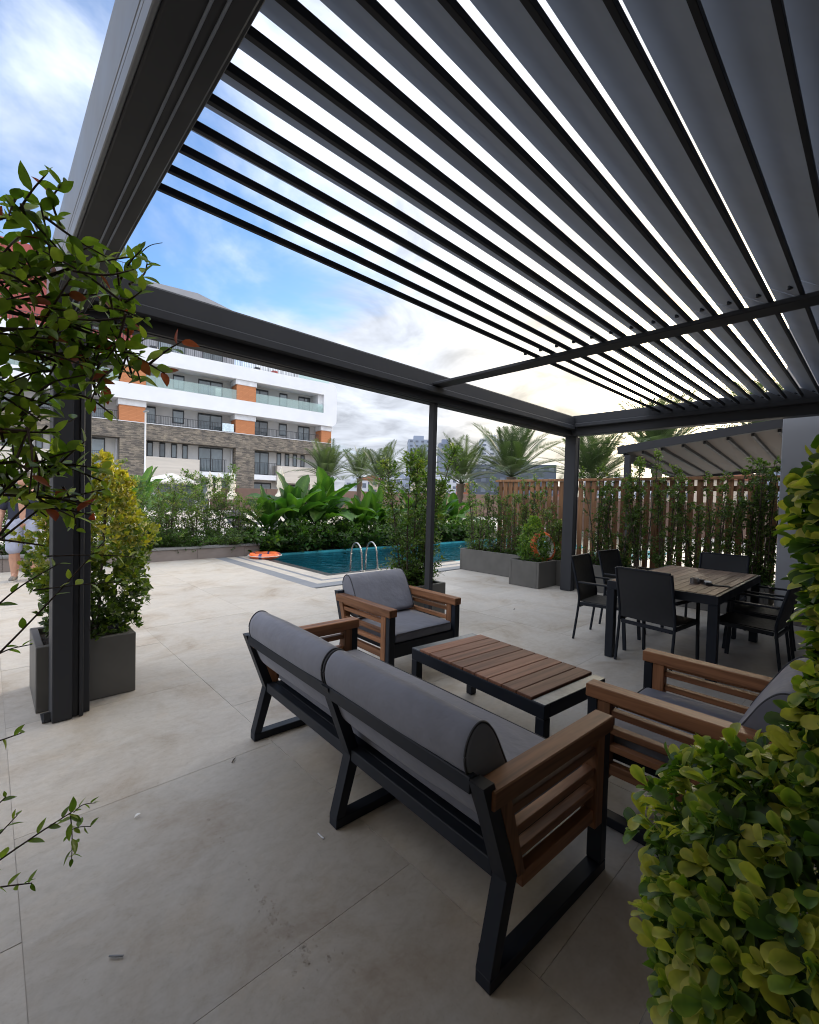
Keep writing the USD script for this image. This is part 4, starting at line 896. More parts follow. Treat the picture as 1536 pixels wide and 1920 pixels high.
# ================================================================ second pergola beyond the fence
p2 = thing('second_pergola', 'second pergola with sloping beige fabric roof beyond the fence', 'pergola')
A0, A1 = np.array([10.4, 4.08, 2.66]), np.array([10.4, .6, 3.05])
obj('front_beam', bar(A0 + [0, .1, .06], A1 + [0, 0, .06], .12, .17), M['frame'], p2)
obj('post', cbox(10.34, 10.46, 3.90, 4.02, 0, 2.6, .004), M['frame'], p2)
obj('post', cbox(14.3, 14.42, 3.90, 4.02, 0, 2.3, .004), M['frame'], p2)
obj('side_beam', bar((10.4, 3.96, 2.52), (14.4, 3.96, 2.38), .10, .14), M['frame'], p2)
obj('back_beam', bar((14.4, 4.0, 2.36), (14.4, .6, 2.6), .12, .16), M['frame'], p2)
for k in range(9):
    u = (k + .5) / 9; b = A0 * (1 - u) + A1 * u
    obj('fabric_panel', join([bar(b + [.05, .19, -.01], np.array([14.4, b[1] + .19, b[2] - .37]), .03, .02), ((np.array([[10.46, b[1] - .21, b[2] + .02], [14.34, b[1] - .21, b[2] - .34], [14.34, b[1] + .21, b[2] - .38], [10.46, b[1] + .21, b[2] - .02], [12.4, b[1], b[2] - .23]])), np.array([[0, 1, 4], [1, 2, 4], [2, 3, 4], [3, 0, 4]]))]), M['fabric_roof'], p2)
    obj('rafter', bar(b + [.07, .18, -.05], np.array([14.33, b[1] + .18, b[2] - .40]), .05, .09), M['frame'], p2)
np_ = struct('far_pool')
obj('pool_water', sheet(rect(10.5, 16, 4.6, 6.1), -.005), mat('far_pool_water', (.05, .33, .40), .12, .2, 2), np_)

# ================================================================ umbrellas, loungers, person, lamp pole
def umbrella(label, loc, seed):
    rng = np.random.default_rng(seed); t = thing('closed_umbrella', label, 'umbrella', loc, 0, 'closed cream umbrellas in the garden')
    obj('pole', tube([(0, 0, 0), (0, 0, 2.66)], .025, 8), M['buoy_white'], t)
    obj('base', lathe([(0, .06), (.25, .05), (.27, 0)], 20), M['greyband'], t)
    z = np.linspace(1.25, 2.72, 12); n = 24; ang = np.arange(n) * 2 * PI / n; v = []
    for i, zz in enumerate(z):
        u = (2.72 - zz) / 1.47; r = .02 + .22 * u ** .7 * (1 + .0 * u) - (.07 if .62 < u < .75 else 0)
        v.append(np.column_stack([(r * (1 + .22 * np.cos(8 * ang + i * .25))) * np.cos(ang), (r * (1 + .22 * np.cos(8 * ang + i * .25))) * np.sin(ang), np.full(n, zz)]))
    v = np.vstack(v); q = np.array([[i * n + j, i * n + (j + 1) % n, (i + 1) * n + (j + 1) % n, (i + 1) * n + j] for i in range(11) for j in range(n)])
    obj('canopy', (v, np.vstack([q[:, [0, 1, 2]], q[:, [0, 2, 3]]])), M['canvas'], t, 50)
    obj('finial', lathe([(0, 2.80), (.02, 2.78), (.03, 2.74), (.02, 2.70)], 10), M['buoy_white'], t)
umbrella('closed cream umbrella leftmost of the row behind the feathery bushes', (9.06, 25.9, 0), 1)
umbrella('closed cream umbrella in the middle of the row behind the feathery bushes', (9.95, 27.0, 0), 2)
umbrella('closed cream umbrella rightmost of the row behind the feathery bushes', (9.56, 24.0, 0), 3)
umbrella('closed cream umbrella standing behind the big banana leaves', (9.54, 18.5, 0), 4)
ou = thing('open_umbrella', 'open white garden umbrella before the stone-clad building', 'umbrella', (7.5, 27.3, 0))
obj('pole', tube([(0, 0, 0), (0, 0, 2.4)], .03, 8), M['buoy_white'], ou)
obj('canopy', lathe([(0, 2.62), (.75, 2.42), (1.5, 2.12), (1.5, 2.04), (.75, 2.38), (0, 2.58)], 8), M['buoy_white'], ou)
def lounger(label, loc, rot):
    t = thing('sun_lounger', label, 'sun lounger', loc, rot, 'dark sun loungers in the garden')
    obj('seat', cbox(-.33, .33, -.95, .35, .28, .36, .02), M['lounger'], t); obj('backrest', bar((0, .36, .34), (0, .85, .85), .64, .07, side=(1, 0, 0)), M['lounger'], t)
    for a in (-.28, .28):
        for b in (-.85, .3): obj('leg', cbox(a - .025, a + .025, b - .025, b + .025, -.02, .279, .003), M['navy'], t)
lounger('dark sun lounger behind the bed just left of the banana plants', (6.7, 15.2, 0), 40)
lounger('dark sun lounger further back between the umbrellas', (8.2, 18.2, 0), 40)

# lamp pole in front of the building
lp = thing('lamp_pole', 'thin grey pole rising behind the golden shrub before the building', 'lamp post', (5.2, 23.0, 0))
obj('pole', tube([(0, 0, 0), (0, 0, 5.1)], [.05, .03], 10), M['cap'], lp); obj('lamp_head', cbox(-.08, .08, -.25, .1, 5.1, 5.16, .02), M['greyband'], lp)

# person seen from behind
def body(chain, rlen=.03, it=8):
    parts = []
    for (p, r), (q, s) in chain:
        parts.append(m3.Manifold.batch_hull([m3.Manifold.sphere(r, 20).translate(tuple(p)), m3.Manifold.sphere(s, 20).translate(tuple(q))]))
    m = m3.Manifold.batch_boolean(parts, m3.OpType.Add).refine_to_length(rlen).to_mesh()
    tm = trimesh.Trimesh(m.vert_properties[:, :3], m.tri_verts); trimesh.smoothing.filter_taubin(tm, iterations=it); return tm
pe = thing('person', 'person in dark top, pale shorts and grey shoes, back turned, beyond the left post', 'person', (.44, 9.60, 0), -12)
S_ = [(-.105, 0), (.105, 0)]
ch = []
for s in (-1, 1):
    hip, knee, ank = np.array([s * .095, 0, .90]), np.array([s * .115, -.02, .49]), np.array([s * .12, .03, .09])
    calf = np.array([s * .12, .035, .34])
    ch += [((hip, .095), (knee, .062)), ((knee, .064), (calf, .074)), ((calf, .074), (ank, .043)), ((ank, .040), (ank + [0, -.13, -.05], .035)), ((hip, .1), ((0, 0, .95), .12))]
    sh, el, wr = np.array([s * .20, 0, 1.42]), np.array([s * .27, .02, 1.13]), np.array([s * .29, -.06, .90])
    ch += [((sh, .058), (el, .045)), ((el, .044), (wr, .030)), ((wr, .030), (wr + [0, -.01, -.07], .032)), ((sh, .07), ((0, 0, 1.40), .10))]
    for fi, (fx, fl_) in enumerate(((-.022, .075), (-.007, .085), (.008, .08), (.022, .065))):
        b0 = wr + [0, fx - .01, -.09]; ch += [((b0, .009), (b0 + [-.006 * s, 0, -fl_ * .55], .008)), ((b0 + [-.006 * s, 0, -fl_ * .55], .008), (b0 + [-.02 * s, -.004, -fl_], .007))]
    ch += [((wr + [0, -.03, -.03], .010), (wr + [0, -.055, -.075], .008))]
ch += [(((0, 0, .98), .125), ((0, .01, 1.15), .13)), (((0, .01, 1.15), .13), ((0, 0, 1.38), .125)), (((0, 0, 1.42), .06), ((0, -.01, 1.54), .052)), (((0, -.02, 1.60), .08), ((0, 0, 1.66), .092))]
obj('body', body(ch, .022), M['skin'], pe, True)
cs = []
for s in (-1, 1): cs += [(((s * .10, 0, .92), .125), ((s * .122, -.008, .53), .108))]
cs += [(((-.06, 0, .98), .125), ((.06, 0, .98), .125))]
mm = body(cs, .03, 4); obj('shorts', mm, M['shorts'], pe, True)
cs = [(((-.07, .005, 1.02), .128), ((-.09, .01, 1.36), .118)), (((.07, .005, 1.02), .128), ((.09, .01, 1.36), .118)), (((-.1, .01, 1.36), .1), ((.1, .01, 1.36), .1))]
for s in (-1, 1): cs += [(((s * .17, 0, 1.41), .085), ((s * .25, .01, 1.20), .066))]
obj('shirt', body(cs, .03, 4), M['shirt'], pe, True)
obj('hair', body([(((0, .02, 1.66), .098), ((0, .01, 1.69), .096)), (((0, .05, 1.62), .07), ((0, .03, 1.68), .09))], .02, 3), M['hair'], pe, True)
for s in (-1, 1):
    sh = body([(((s * .12, .05, .05), .045), ((s * .125, -.15, .04), .04))], .02, 3)
    obj('shoe', sh, M['shoe'], pe, True); obj('sole', extrude(chaikin([(s * .12 - .05, .10), (s * .12 + .05, .10), (s * .125 + .052, -.12), (s * .125 + .02, -.20), (s * .125 - .03, -.20), (s * .125 - .05, -.1)], 2), 2, .0, .022), M['sole'], pe)

# ================================================================ apartment building
ab = thing('apartment_building', 'white apartment building with slate base, orange piers and rounded balcony frame', 'building', (19.3, 45.0, 0), -5.0)
BAYS = [(-39.8, -38.0), (-29.9, -28.0), (-20.85, -18.95), (-10.92, -8.97), (-1.03, .88)]
piers = BAYS + [(8.5, 9.72)]
SL = -44.0
obj('rear_wall', box(SL, 9.0, 2.4, 14.0, -.05, 14.4), M['render_grey'], ab)
obj('stone_band', cbox(SL, 9.72, 0.0, .9, 6.25, 7.70, .02), M['slate'], ab)
obj('ledge', cbox(SL, 9.74, -.03, 1.6, 7.703, 7.76, .01), M['render_white'], ab)
for a, b in piers: obj('stone_pier', cbox(a, b, .003, .95, -.05, 6.247, .02), M['slate'], ab)
obj('ground_wall', box(SL, 9.0, 1.2, 1.6, -.05, 6.245), M['render_grey'], ab)
obj('upper_wall', box(SL, 9.3, 1.6, 2.2, 7.77, 14.2), M['render_grey'], ab)
obj('balcony_floor', box(SL, 9.2, .2, 1.59, 11.0, 11.05), M['render_white'], ab)
# white balcony bands and rounded right frame as one extruded face
def rr(x0, x1, z0, z1, r, n=8):
    pts = [(x0, z0)]
    for k in range(n + 1): a = -PI / 2 + k * PI / 2 / n; pts.append((x1 - r + r * math.cos(a), z0 + r + r * math.sin(a)))
    for k in range(n + 1): a = k * PI / 2 / n; pts.append((x1 - r + r * math.cos(a), z1 - r + r * math.sin(a)))
    pts.append((x0, z1)); return pts
v, f = extrude(rr(SL, 10.2, 9.66, 14.45, .75), 1, -.25, .15, holes=[[(SL + 1, 11.05), (8.56, 11.05), (8.56, 13.12), (SL + 1, 13.12)]])
obj('white_frame', (v, f), M['render_white'], ab)
v, f = extrude(rr(8.0, 10.19, 9.665, 14.44, .745), 1, .152, 13.9)
obj('white_side', (v, f), M['render_white'], ab, 30)
obj('soffit', box(SL, 9.2, .16, 1.59, 13.13, 13.25), M['render_white'], ab)
obj('soffit', box(SL, 9.2, .16, 1.59, 9.68, 9.80), M['render_white'], ab)
for (a, b) in piers:
    last = a > 8
    obj('orange_pier', cbox(a - .05, b - .02, .04, 1.5, 7.765, 9.12, .01), M['terracotta'], ab)
    obj('pier_cap', cbox(a - .15, b + .06, -.02, 1.55, 9.123, 9.655, .02), M['cap'], ab)
    if not last:
        obj('orange_pier', cbox(a - .05, b - .02, -.13, 1.5, 11.052, 12.60, .01), M['terracotta'], ab)
        obj('pier_cap', cbox(a - .15, b + .06, -.17, 1.55, 12.603, 13.118, .02), M['cap'], ab)
def win(x0, x1, z0, z1, y, mull=1):
    fr = .07
    w_ = obj('window', join([box(x0, x0 + fr, y - .06, y + .02, z0, z1), box(x1 - fr, x1, y - .06, y + .02, z0, z1), box(x0 + fr, x1 - fr, y - .058, y + .02, z0, z0 + fr), box(x0 + fr, x1 - fr, y - .058, y + .02, z1 - fr * 2.2, z1)]
             + [box(x0 + (x1 - x0) * k / (mull + 1) - .04, x0 + (x1 - x0) * k / (mull + 1) + .04, y - .056, y + .02, z0 + fr, z1 - fr * 2.2) for k in range(1, mull + 1)]), M['dark_frame'], ab)
    obj('pane', box(x0 + fr, x1 - fr, y - .02, y + .01, z0 + fr, z1 - fr * 2.2), M['pane'], w_)
def railing(x0, x1, z0, z1, y, step=.14):
    ps = [box(x0, x1, y - .02, y + .02, z1 - .045, z1)] + [box(x0, x1, y - .015, y + .015, z0 + .06, z0 + .09)]
    n = int((x1 - x0) / step); xs = np.linspace(x0 + .03, x1 - .03, n)
    ps += [box(x - .011 * (3 if k % 8 == 0 else 1), x + .011 * (3 if k % 8 == 0 else 1), y - .014, y + .014, z0, z1 - .046) for k, x in enumerate(xs)]
    obj('railing', join(ps), M['dark_frame'], ab)
def glass_rail(x0, x1, z0, z1, y):
    n = max(2, int(round((x1 - x0) / 1.35))); e = np.linspace(x0, x1, n + 1)
    for k in range(n): obj('glass_panel', box(e[k] + .01, e[k + 1] - .01, y, y + .012, z0, z1), M['balcony_glass'], ab)
P = 9.93
for b in range(-4, 2):
    o = (b - 1) * P + P if False else b * P
    if b < 1:
        # mirrored pairs: even bays like the one left of the middle pier
        s0, s1 = -8.97 + b * P, -1.03 + b * P
        for zz, dz, tp in ((7.80, 1.75, 'r'), (11.08, 1.80, 'g')):
            win(s0 + .08, s0 + 1.03, zz, zz + dz, 1.6, 0 if tp == 'r' else 0); win(s0 + 2.45, s0 + 3.45, zz + .45, zz + dz - .0, 1.6, 0); win(s0 + 4.70, s0 + 7.0, zz, zz + dz, 1.6, 1)
        railing(s0 + .0, s1 - .05, 7.77, 8.58, .12); glass_rail(s0, s1 - .05, 11.06, 12.02, -.1)
        for q in (s0 + .29, s0 + 1.31, s0 + 2.30, s0 + 3.26): win(q, q + .48, 4.86, 6.24, 1.2, 0)
        win(s0 + 4.70, s0 + 7.0, 3.75, 6.18, 1.2, 1)
        obj('box_balcony', join([cbox(s0 - .05, s0 + 4.54, -.12, 1.19, 2.93, 4.78, .02)]), M['travertine'], ab)
        obj('balcony_slab', cbox(s0 + 4.56, s1 + .02, .0, 1.19, 3.15, 3.68, .02), M['render_white'], ab)
        railing(s0 + 4.6, s1 - .9, 3.69, 4.98, .05, .13)
        win(s0 + 1.2, s0 + 4.4, .1, 2.6, 1.2, 2); win(s0 + 5.0, s0 + 7.4, .1, 2.9, 1.2, 1)
        obj('down_pipe', tube([(s1 - .12, .9, 0), (s1 - .12, .9, 6.2)], .05, 8), M['cap'], ab)
    else:
        s0, s1 = .88, 8.5
        for zz, dz in ((7.80, 1.75), (11.08, 1.80)):
            win(s0 + .06, s0 + 1.9, zz, zz + dz, 1.6, 1); win(s0 + 3.17, s0 + 4.07, zz + .4, zz + dz, 1.6, 0); win(s0 + 5.40, s0 + 6.82, zz, zz + dz, 1.6, 1)
        railing(s0, s1 - .3, 7.77, 8.58, .12); glass_rail(s0, 8.54, 11.06, 12.0, -.1)
        win(s0 + .02, s0 + 1.92, 3.72, 6.2, 1.2, 1)
        for q in (3.70, 4.64, 5.56, 6.50): win(q, q + .48, 4.86, 6.24, 1.2, 0)
        obj('box_balcony', cbox(3.27, 8.05, -.12, 1.19, 2.93, 4.75, .02), M['travertine'], ab)
        obj('box_balcony', cbox(7.1, 8.05, -.12, 1.19, -.05, 2.927, .02), M['travertine'], ab)
        obj('balcony_slab', cbox(s0 - .02, 3.25, 0, 1.19, 3.15, 3.68, .02), M['render_white'], ab)
        railing(s0, 3.22, 3.69, 4.98, .05, .13)
        win(4.2, 7.0, .1, 2.8, 1.2, 2); win(s0 + .2, 3.1, .1, 2.9, 1.2, 1)
        obj('down_pipe', tube([(8.40, .9, 0), (8.40, .9, 6.2)], .05, 8), M['cap'], ab)
# roof terrace rail, penthouse blocks
railing(SL, 5.6, 14.46, 15.45, .3, .18); glass_rail(5.7, 9.4, 14.46, 15.4, .3)
obj('penthouse', box(SL, -9.6, 3.2, 13, 14.46, 21.9), M['red_clad'], ab)
for k in range(28):
    xx = -9.75 - k * .9
    obj('cladding_rib', box(xx - .05, xx + .05, 3.14, 3.199, 14.47, 21.85), M['red_clad'], ab)
win(-17.2, -15.9, 19.6, 20.9, 3.13, 0); win(-21.0, -19.0, 19.2, 20.9, 3.13, 1); win(-13.6, -11.8, 16.0, 18.2, 3.13, 1)
obj('penthouse', extrude([(-9.58, 14.46), (-.4, 14.46), (-.4, 20.9), (-4.1, 21.75), (-9.58, 21.55)], 1, 3.0, 13), M['grey_clad'], ab)
railing(-14.5, -9.8, 21.92, 22.9, 3.6, .3)
win(-7.6, -5.2, 15.0, 17.2, 2.95, 1); win(-3.6, -1.6, 15.0, 17.2, 2.95, 1)
for k, q in enumerate((-8.5, 1.2, 3.1)):
    obj('roof_chair', cbox(q, q + .6, 1.2, 1.8, 14.47, 15.1, .05), M['red_clad'] if k == 2 else M['dark_frame'], ab)
# items on balconies
bp = obj('banner', box(-2.35, -1.25, .06, .085, 7.82, 8.6), mat('pale_banner', (.62, .74, .80), .8, .25, 6), ab)
obj('washing', join([box(-4.3 + .3 * k, -4.06 + .3 * k, .45, .47, 11.3, 11.95) for k in range(4)]), M['towerB'], ab)
obj('towel', box(-2.95, -2.45, .40, .43, 11.25, 12.0), M['paper'], ab)

# ================================================================ far city
def block(name, label, x, y, w, d, h, rot, wall, floors, cols, cat='tower', z0=-1, extra=None, wmat='palewin'):
    t = thing(name, label, cat, (x, y, 0), rot, None)
    obj('walls', box(-w / 2, w / 2, -d / 2, d / 2, z0, h), M[wall], t)
    ws = []
    for i in range(floors):
        zz = h * (i + .35) / floors; hz = h / floors * .42
        for j in range(cols):
            a = -w / 2 + w * (j + .25) / cols; b = -w / 2 + w * (j + .75) / cols; ws.append(box(a, b, -d / 2 - .08, -d / 2 + .02, zz, zz + hz))
            a = -d / 2 + d * (j + .25) / cols; b = -d / 2 + d * (j + .75) / cols
            ws.append(box(-w / 2 - .08, -w / 2 + .02, a, b, zz, zz + hz)); ws.append(box(w / 2 - .02, w / 2 + .08, a, b, zz, zz + hz))
    obj('windows', join(ws), M[wmat], t, kind='stuff')
    obj('roof_hut', box(-w * .25, w * .2, -d * .2, d * .2, h + .01, h + h * .05 + 1), M[wall], t)
    return t
block('tower_block', 'haze-tinted pale tower block left of the middle post', 213, 218, 15, 15, 41.5, -40, 'towerA', 14, 4)
block('tower_block', 'darker slim tower block just right of the middle post', 224, 204, 9, 12, 39.5, -40, 'towerB', 13, 3)
block('tower_block', 'white tower block behind the big palm', 271, 201, 17, 17, 47.0, -48, 'towerC', 15, 3)
block('dark_office_block', 'dark glass office block behind the big palm', 128, 86, 27, 14, 13.6, -56, 'towerglass', 4, 9, 'building')
fc = [(118, 148, 12, 9, 'housecream', 'terra', 'cream low house with red roof beside the thin palm'), (128, 152, 14, 11, 'towerC', None, 'white low building left of the slim potted tree'), (142, 158, 10, 12.5, 'towerA', None, 'grey low building beyond the brown boundary wall'), (175, 172, 18, 11, 'housecream', None, 'cream low building below the pale tower'), (188, 172, 14, 14, 'towerC', None, 'white mid-rise right of the middle post'), (150, 118, 16, 8, 'terra', 'terra', 'red-roofed house between the palms'), (170, 60, 40, 10, 'towerC', None, 'long white building beyond the fence'), (150, 30, 30, 9, 'housecream', 'terra', 'cream house with red roof beyond the second pergola'), (140, 84, 14, 7, 'terra', 'terra', 'low reddish house behind the fence end'), (160, 10, 30, 12, 'towerA', None, 'grey building at the far right beyond the second pergola'), (108, 146, 9, 8.5, 'towerC', None, 'white low house right of the apartment building'), (260, 300, 24, 20, 'towerA', None, 'far pale block near the building end'), (240, 262, 20, 15, 'towerC', None, 'far white block behind the thin palm')]
for k, (x, y, w, h, wl, roof, lb) in enumerate(fc):
    t = block('city_building', lb, x, y, w, 10, h, -45 + (k * 13) % 20, wl, max(2, int(h / 3)), max(3, int(w / 3)), 'building')
    if roof: obj('tiled_roof', extrude([(-w / 2 - .4, h + .02), (w / 2 + .4, h + .02), (0, h + 2.2)], 1, -5.4, 5.4), M[roof], t)
wl = thing('boundary_wall', 'brown boundary wall at the back of the garden', 'wall', (29.2, 34.4, 0), -43)
for k in range(18): obj('wall_panel', cbox(-27 + 3 * k + .01, -24 + 3 * k - .01, -.12, .12, -.05, 2.2, .02), M['brownwall'], wl)
wl = thing('garden_wall', 'low reddish wall seen between the fence slats beyond the second pool', 'wall', (26, 5, 0), -85)
for k in range(8): obj('wall_panel', cbox(-12 + 3 * k + .01, -9 + 3 * k - .01, -.12, .12, -.05, 1.75, .02), M['brownwall'], wl)

# ================================================================ foreground: red-tipped shrub at left
rng = np.random.default_rng(77)
fs = thing('red_tipped_shrub', 'leafy shrub with some reddish leaves reaching in from the left edge', 'shrub', (0, 0, 0))
lt = leaf_detail(6, .27, .10, .08)
LP, LD, LU, LS, LT_ = [], [], [], [], []
stems = []
def twig(p, q, sag, r0, r1, nleaf, size, spread=.9, start=.15, red=.1, tone=.45, cl=True):
    p, q = np.array(p, float), np.array(q, float); m = (p + q) / 2 + [0, 0, sag] + rng.normal(size=3) * .006
    c = chaikin([p, m, q], 3, False); stems.append(tube(c, np.linspace(r0, r1, len(c)), 6))
    T = (q - p) / np.linalg.norm(q - p)
    for k in range(nleaf):
        u = start + (1 - start) * (k + .5) / nleaf; i = min(int(u * (len(c) - 1)), len(c) - 2); b = c[i] + (c[i + 1] - c[i]) * (u * (len(c) - 1) - i)
        ph = k * 2.4 + rng.uniform(-.6, .6); s = np.cross(T, [0, 0, 1]); s /= np.linalg.norm(s); n_ = np.cross(s, T)
        d = T * rng.uniform(.35, .8) + (s * math.cos(ph) + n_ * math.sin(ph)) * spread + [0, 0, .1]
        LP.append(b); LD.append(d); LU.append(np.array([rng.normal() * .5, rng.normal() * .5, 1.0])); LS.append(size * rng.uniform(.65, 1.15) * (1 - .25 * (u > .9)))
        LT_.append(np.clip(.93 + rng.uniform(0, .07), 0, 1) if rng.random() < red else np.clip(tone + rng.normal() * .2, 0, .84))
    return c
root = np.array([-.34, .90, .40])
def sub(c, n, ln, nl, size, **kw):
    for k in range(n):
        i = int((.35 + .6 * (k + rng.random() * .6) / n) * (len(c) - 1)); th = rng.random() * 6.28
        dv = np.array([.55 * math.cos(th) + .25, .55 * math.sin(th), .55 + .3 * rng.random()]) if rng.random() < .7 else np.array([.6, .3 * rng.normal(), -.1])
        twig(c[i], c[i] + dv * ln * rng.uniform(.6, 1.1), .01, .0028, .0012, nl, size, **kw)
# main limbs from the stem off-frame to the crown in view
limbs = [((-.30, .92, .9), (.035, 1.05, 1.955), 14), ((-.30, .92, .9), (.10, 1.06, 1.90), 14), ((-.30, .92, .8), (.045, 1.00, 1.72), 16), ((-.30, .92, .9), (.13, 1.08, 1.80), 16), ((-.28, .92, .8), (.10, 1.02, 1.66), 14), ((-.28, .92, .8), (.02, 1.00, 1.60), 14), ((-.28, .92, .7), (.04, 1.04, 1.50), 16), ((-.28, .92, .9), (.0, 1.05, 1.88), 14), ((-.28, .92, .75), (.085, 1.06, 1.46), 12)]
for a, b, n in limbs:
    c = twig((a[0] + .1, a[1] + .05, max(a[2], b[2] - .32)), b, 0.02, .0032, .0014, n, .043, start=.45, red=.05)
    sub(c, 4, .16, 6, .040, start=.2, red=.05)
# outreaching sprays
c = twig((.02, 1.03, 1.78), (.275, 1.06, 1.735), .012, .004, .0015, 17, .052, start=.25, red=.22, tone=.5); sub(c, 4, .09, 5, .045, red=.3)
c = twig((.0, 1.03, 1.72), (.17, 1.05, 1.685), .01, .004, .0015, 13, .050, start=.25, red=.15); sub(c, 3, .08, 5, .045)
c = twig((.05, 1.05, 1.84), (.225, 1.07, 1.965), .006, .004, .0012, 13, .042, start=.2, red=.08, tone=.5); twig(c[-1], c[-1] + [.045, .0, .045], 0, .0012, .0006, 0, .03)
c = twig((.03, 1.04, 1.80), (.155, 1.06, 1.86), .006, .004, .0012, 12, .045, start=.2, red=.1)
c = twig((.0, 1.02, 1.52), (.165, 1.05, 1.50), .02, .0035, .0012, 12, .036, start=.3, red=.02, tone=.72)
c = twig((.02, 1.02, 1.47), (.15, 1.04, 1.455), .01, .003, .0012, 9, .034, start=.3, red=.0, tone=.78)
c = twig((.05, 1.04, 1.57), (.125, 1.06, 1.62), .0, .002, .0006, 2, .03, red=0)
for cx, cz, n in [(.035, 1.96, 2), (.06, 1.94, 2), (.10, 1.945, 2), (.05, 1.90, 3), (.02, 1.88, 2), (.09, 1.885, 3), (.13, 1.845, 2), (.06, 1.83, 2), (.19, 1.85, 2), (.02, 1.81, 2), (.10, 1.79, 2), (.16, 1.785, 2), (.05, 1.755, 2), (.12, 1.74, 2), (.015, 1.73, 4), (.20, 1.735, 3), (.08, 1.70, 4), (.155, 1.695, 3), (.03, 1.675, 3), (.15, 1.755, 2), (.17, 1.81, 2), (.14, 1.72, 2), (.20, 1.90, 3), (.02, 1.62, 3), (.06, 1.585, 2), (.015, 1.565, 4), (.05, 1.535, 4), (.09, 1.515, 4), (.02, 1.50, 4), (.065, 1.475, 4), (.03, 1.475, 3), (.10, 1.475, 3)]:
    c0_ = np.array([cx, 1.03 + rng.normal() * .035, cz])
    for k in range(n):
        dv = rng.normal(size=3) * [.6, .5, .6] + [.25, 0, .25]; dv /= np.linalg.norm(dv)
        twig(c0_ - dv * .02 + rng.normal(size=3) * .012, c0_ + dv * .075, .004, .0026, .001, 7, (.037 if cz > 1.6 else .034), start=.1, red=.045 if cz > 1.6 else .015, tone=.42 if cz > 1.6 else .55)
# thin lower twigs
T1 = dict(red=.0, tone=.42, spread=.75)
twig((-.02, 1.02, 1.16), (.17, 1.05, 1.385), .01, .0022, .0008, 11, .026, start=.1, **T1)
twig((-.02, 1.02, 1.24), (.10, 1.05, 1.345), .005, .002, .0008, 8, .024, start=.1, **T1)
twig((.06, 1.04, 1.30), (.20, 1.05, 1.30), .01, .0016, .0006, 6, .026, start=.3, red=0, tone=.7)
twig((.08, 1.04, 1.36), (.235, 1.06, 1.345), .01, .0016, .0006, 6, .026, start=.4, red=0, tone=.7)
twig((-.01, 1.02, 1.18), (.06, 1.05, 1.20), .0, .0016, .0008, 5, .022, start=.1, **T1)
twig((-.02, 1.0, 1.06), (.045, 1.03, 1.05), .0, .0016, .0008, 5, .024, start=.2, **T1)
twig((-.03, 1.0, .835), (.12, 1.03, .875), .01, .002, .0008, 13, .024, start=.1, **T1)
twig((.115, 1.03, .872), (.118, 1.035, .78), .0, .0014, .0006, 11, .028, start=.1, **T1)
twig((.12, 1.03, .872), (.155, 1.035, .872), .004, .001, .0006, 5, .018, start=.1, **T1)
twig((.118, 1.03, .84), (.148, 1.035, .828), .004, .001, .0006, 4, .022, start=.1, **T1)
twig((-.03, 1.0, .815), (.06, 1.03, .77), .01, .002, .0008, 11, .024, start=.1, **T1)
twig((-.03, 1.0, .86), (.04, 1.03, .905), .004, .0016, .0008, 8, .020, start=.1, **T1)
twig((-.03, 1.0, .90), (.025, 1.03, .945), .004, .0016, .0008, 7, .020, start=.1, **T1)
obj('stem', join(stems + [tube([root, (-.30, .92, .8), (-.28, .92, 1.3)], [.014, .011, .007], 8)]), M['twig'], fs, True)
LP, LD, LU, LS, LT_ = map(np.array, (LP, LD, LU, LS, LT_))
ok = ~((LP[:, 2] > 1.315) & (LP[:, 2] < 1.445) & (LP[:, 0] < .088)); LP, LD, LU, LS, LT_ = LP[ok], LD[ok], LU[ok], LS[ok], LT_[ok]
wd = LP - [0, 0, H]; D = wd @ fwd; px = wd @ rt / D; py = wd @ up / D
vis = (D > .3) & (px > -.95); order = np.argsort(-np.where(vis, LS / D, 0))[:300]; rest = np.setdiff1d(np.arange(len(LP)), order)
for i in order: obj('leaf', scatter(lt, LP[i:i + 1], LD[i:i + 1], LU[i:i + 1], LS[i:i + 1]), M['leaf_photinia'], fs, True, tone=np.full(len(lt[0]), LT_[i]))
if len(rest): obj('foliage', scatter(lt, LP[rest], LD[rest], LU[rest], LS[rest]), M['leaf_photinia'], fs, True, kind='stuff', tone=reps(LT_[rest], lt))

# ---------------------------------------------------------------- foreground: big variegated shrub at right
def rprof(t):
    z = .42 + t * 1.16
    pts = [(.42, .14), (.62, .22), (.75, .26), (.80, .27), (.89, .285), (.97, .255), (1.04, .165), (1.08, .115), (1.15, .072), (1.25, .060), (1.36, .076), (1.46, .098), (1.53, .08), (1.60, .04)]
    return float(np.interp(z, [p[0] for p in pts], [p[1] for p in pts]))
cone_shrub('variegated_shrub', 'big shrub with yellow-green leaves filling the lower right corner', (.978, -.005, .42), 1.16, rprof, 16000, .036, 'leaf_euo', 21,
           lambda tt, dep, r: .34 + 1.05 * (r - .47) + 1.0 * (dep - .88) + .16 * tt, detail=True, ntop=300, lump=.17)

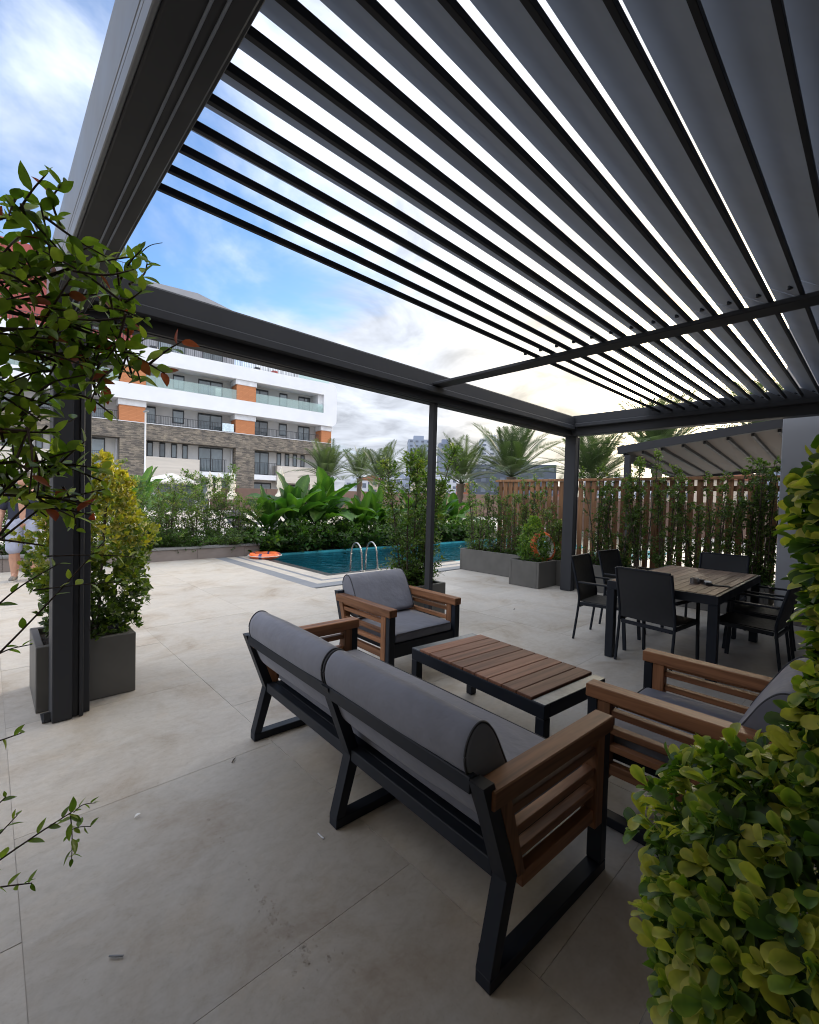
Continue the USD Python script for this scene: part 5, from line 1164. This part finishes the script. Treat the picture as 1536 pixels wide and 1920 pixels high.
# dirt trail on the slabs
M['trail'] = usdkit.material(stage, L + 'dirt_trail', {'t': ('transparent_bsdf', {}), 'd': ('diffuse_bsdf', {'color': (.15, .115, .085)}), 'g': ('geometry', {}), 'n': ('noise_texture', {'scale': 70.0, 'detail': 4.0}), 'r': ('map_range', {'from_min': .38, 'from_max': .66, 'to_min': .0, 'to_max': .30, 'clamp': True}), 'm': ('mix_closure', {})},
    [('g.position', 'n.vector'), ('n.fac', 'r.value'), ('r.result', 'm.fac'), ('t.BSDF', 'm.closure1'), ('d.BSDF', 'm.closure2')], surface='m.closure')
rng = np.random.default_rng(9); tv, tf, n0 = [], [], 0
tp = np.array([(.735, 1.93), (.74, 1.78), (.74, 1.60), (.735, 1.50), (.74, 1.41), (.735, 1.34), (.745, 1.26), (.755, 1.21), (.80, 1.20), (.70, 1.24), (.84, 1.17)])
wts = [.4, .5, .7, .8, 1.0, 1.0, 1.1, .9, .5, .6, .4]
for (x, y), w in zip(tp, wts):
    for k in range(int(3 + 7 * w)):
        cx, cy = x + rng.normal() * .014 * w ** .5, y + rng.normal() * .05; r = .003 + .011 * rng.random() ** 3 * w; a = np.arange(9) * 2 * PI / 9; rr_ = r * rng.uniform(.6, 1.3, 9)
        tv.append(np.column_stack([np.r_[cx, cx + rr_ * np.cos(a)], np.r_[cy, cy + rr_ * np.sin(a) * 1.4], np.full(10, .0012 + .00001 * len(tv))])); tf.append(np.array([[0, 1 + q, 1 + (q + 1) % 9] for q in range(9)]) + n0); n0 += 10
tag(obj('dirt_trail', (np.vstack(tv), np.vstack(tf)), M['trail']), 'trail of brown dirt spots on the slabs left of the sofa', 'dirt', None, 'stuff')

# ================================================================ small litter on the floor
lit = [((.50, 2.28), 'white scrap of dried leaf on the floor left of the sofa', 'leaf_litter', 'leaf', 'paper'), ((1.00, 2.43), 'dark twig on the floor near the far sofa leg', 'twig_litter', 'twig', 'twig'), ((1.06, 1.63), 'pale stick on the floor left of the middle sofa leg', 'twig_litter', 'stick', 'cap'), ((.30, 1.62), 'dark twig on the floor at lower left', 'twig_litter', 'twig', 'greyband'), ((1.19, .86), 'brown dead leaf on the floor behind the near sofa leg', 'leaf_litter', 'dead leaf', 'twig'), ((2.16, .99), 'dark curled leaf under the right armchair', 'leaf_litter', 'dead leaf', 'twig'), ((5.3, 3.45), 'tiny dark leaf on the floor between armchair and right post', 'leaf_litter', 'dead leaf', 'twig')]
for k, ((x, y), lb, nm, ct_, mt) in enumerate(lit):
    t = thing(nm, lb, ct_, (x, y, .002), k * 47)
    if nm == 'twig_litter': obj('stick', tube([(-.022, 0, .004), (0, .001, .005), (.022, -.001, .004)], [.003, .0036, .0026], 6), M[mt], t)
    else: obj('blade', scatter(leaf_detail(6, .3, -.25, .3), np.array([[-.013, 0, .003]]), np.array([[1., 0, .1]]), np.array([[0, 0, 1.]]), np.array([.028])), M[mt], t, True)
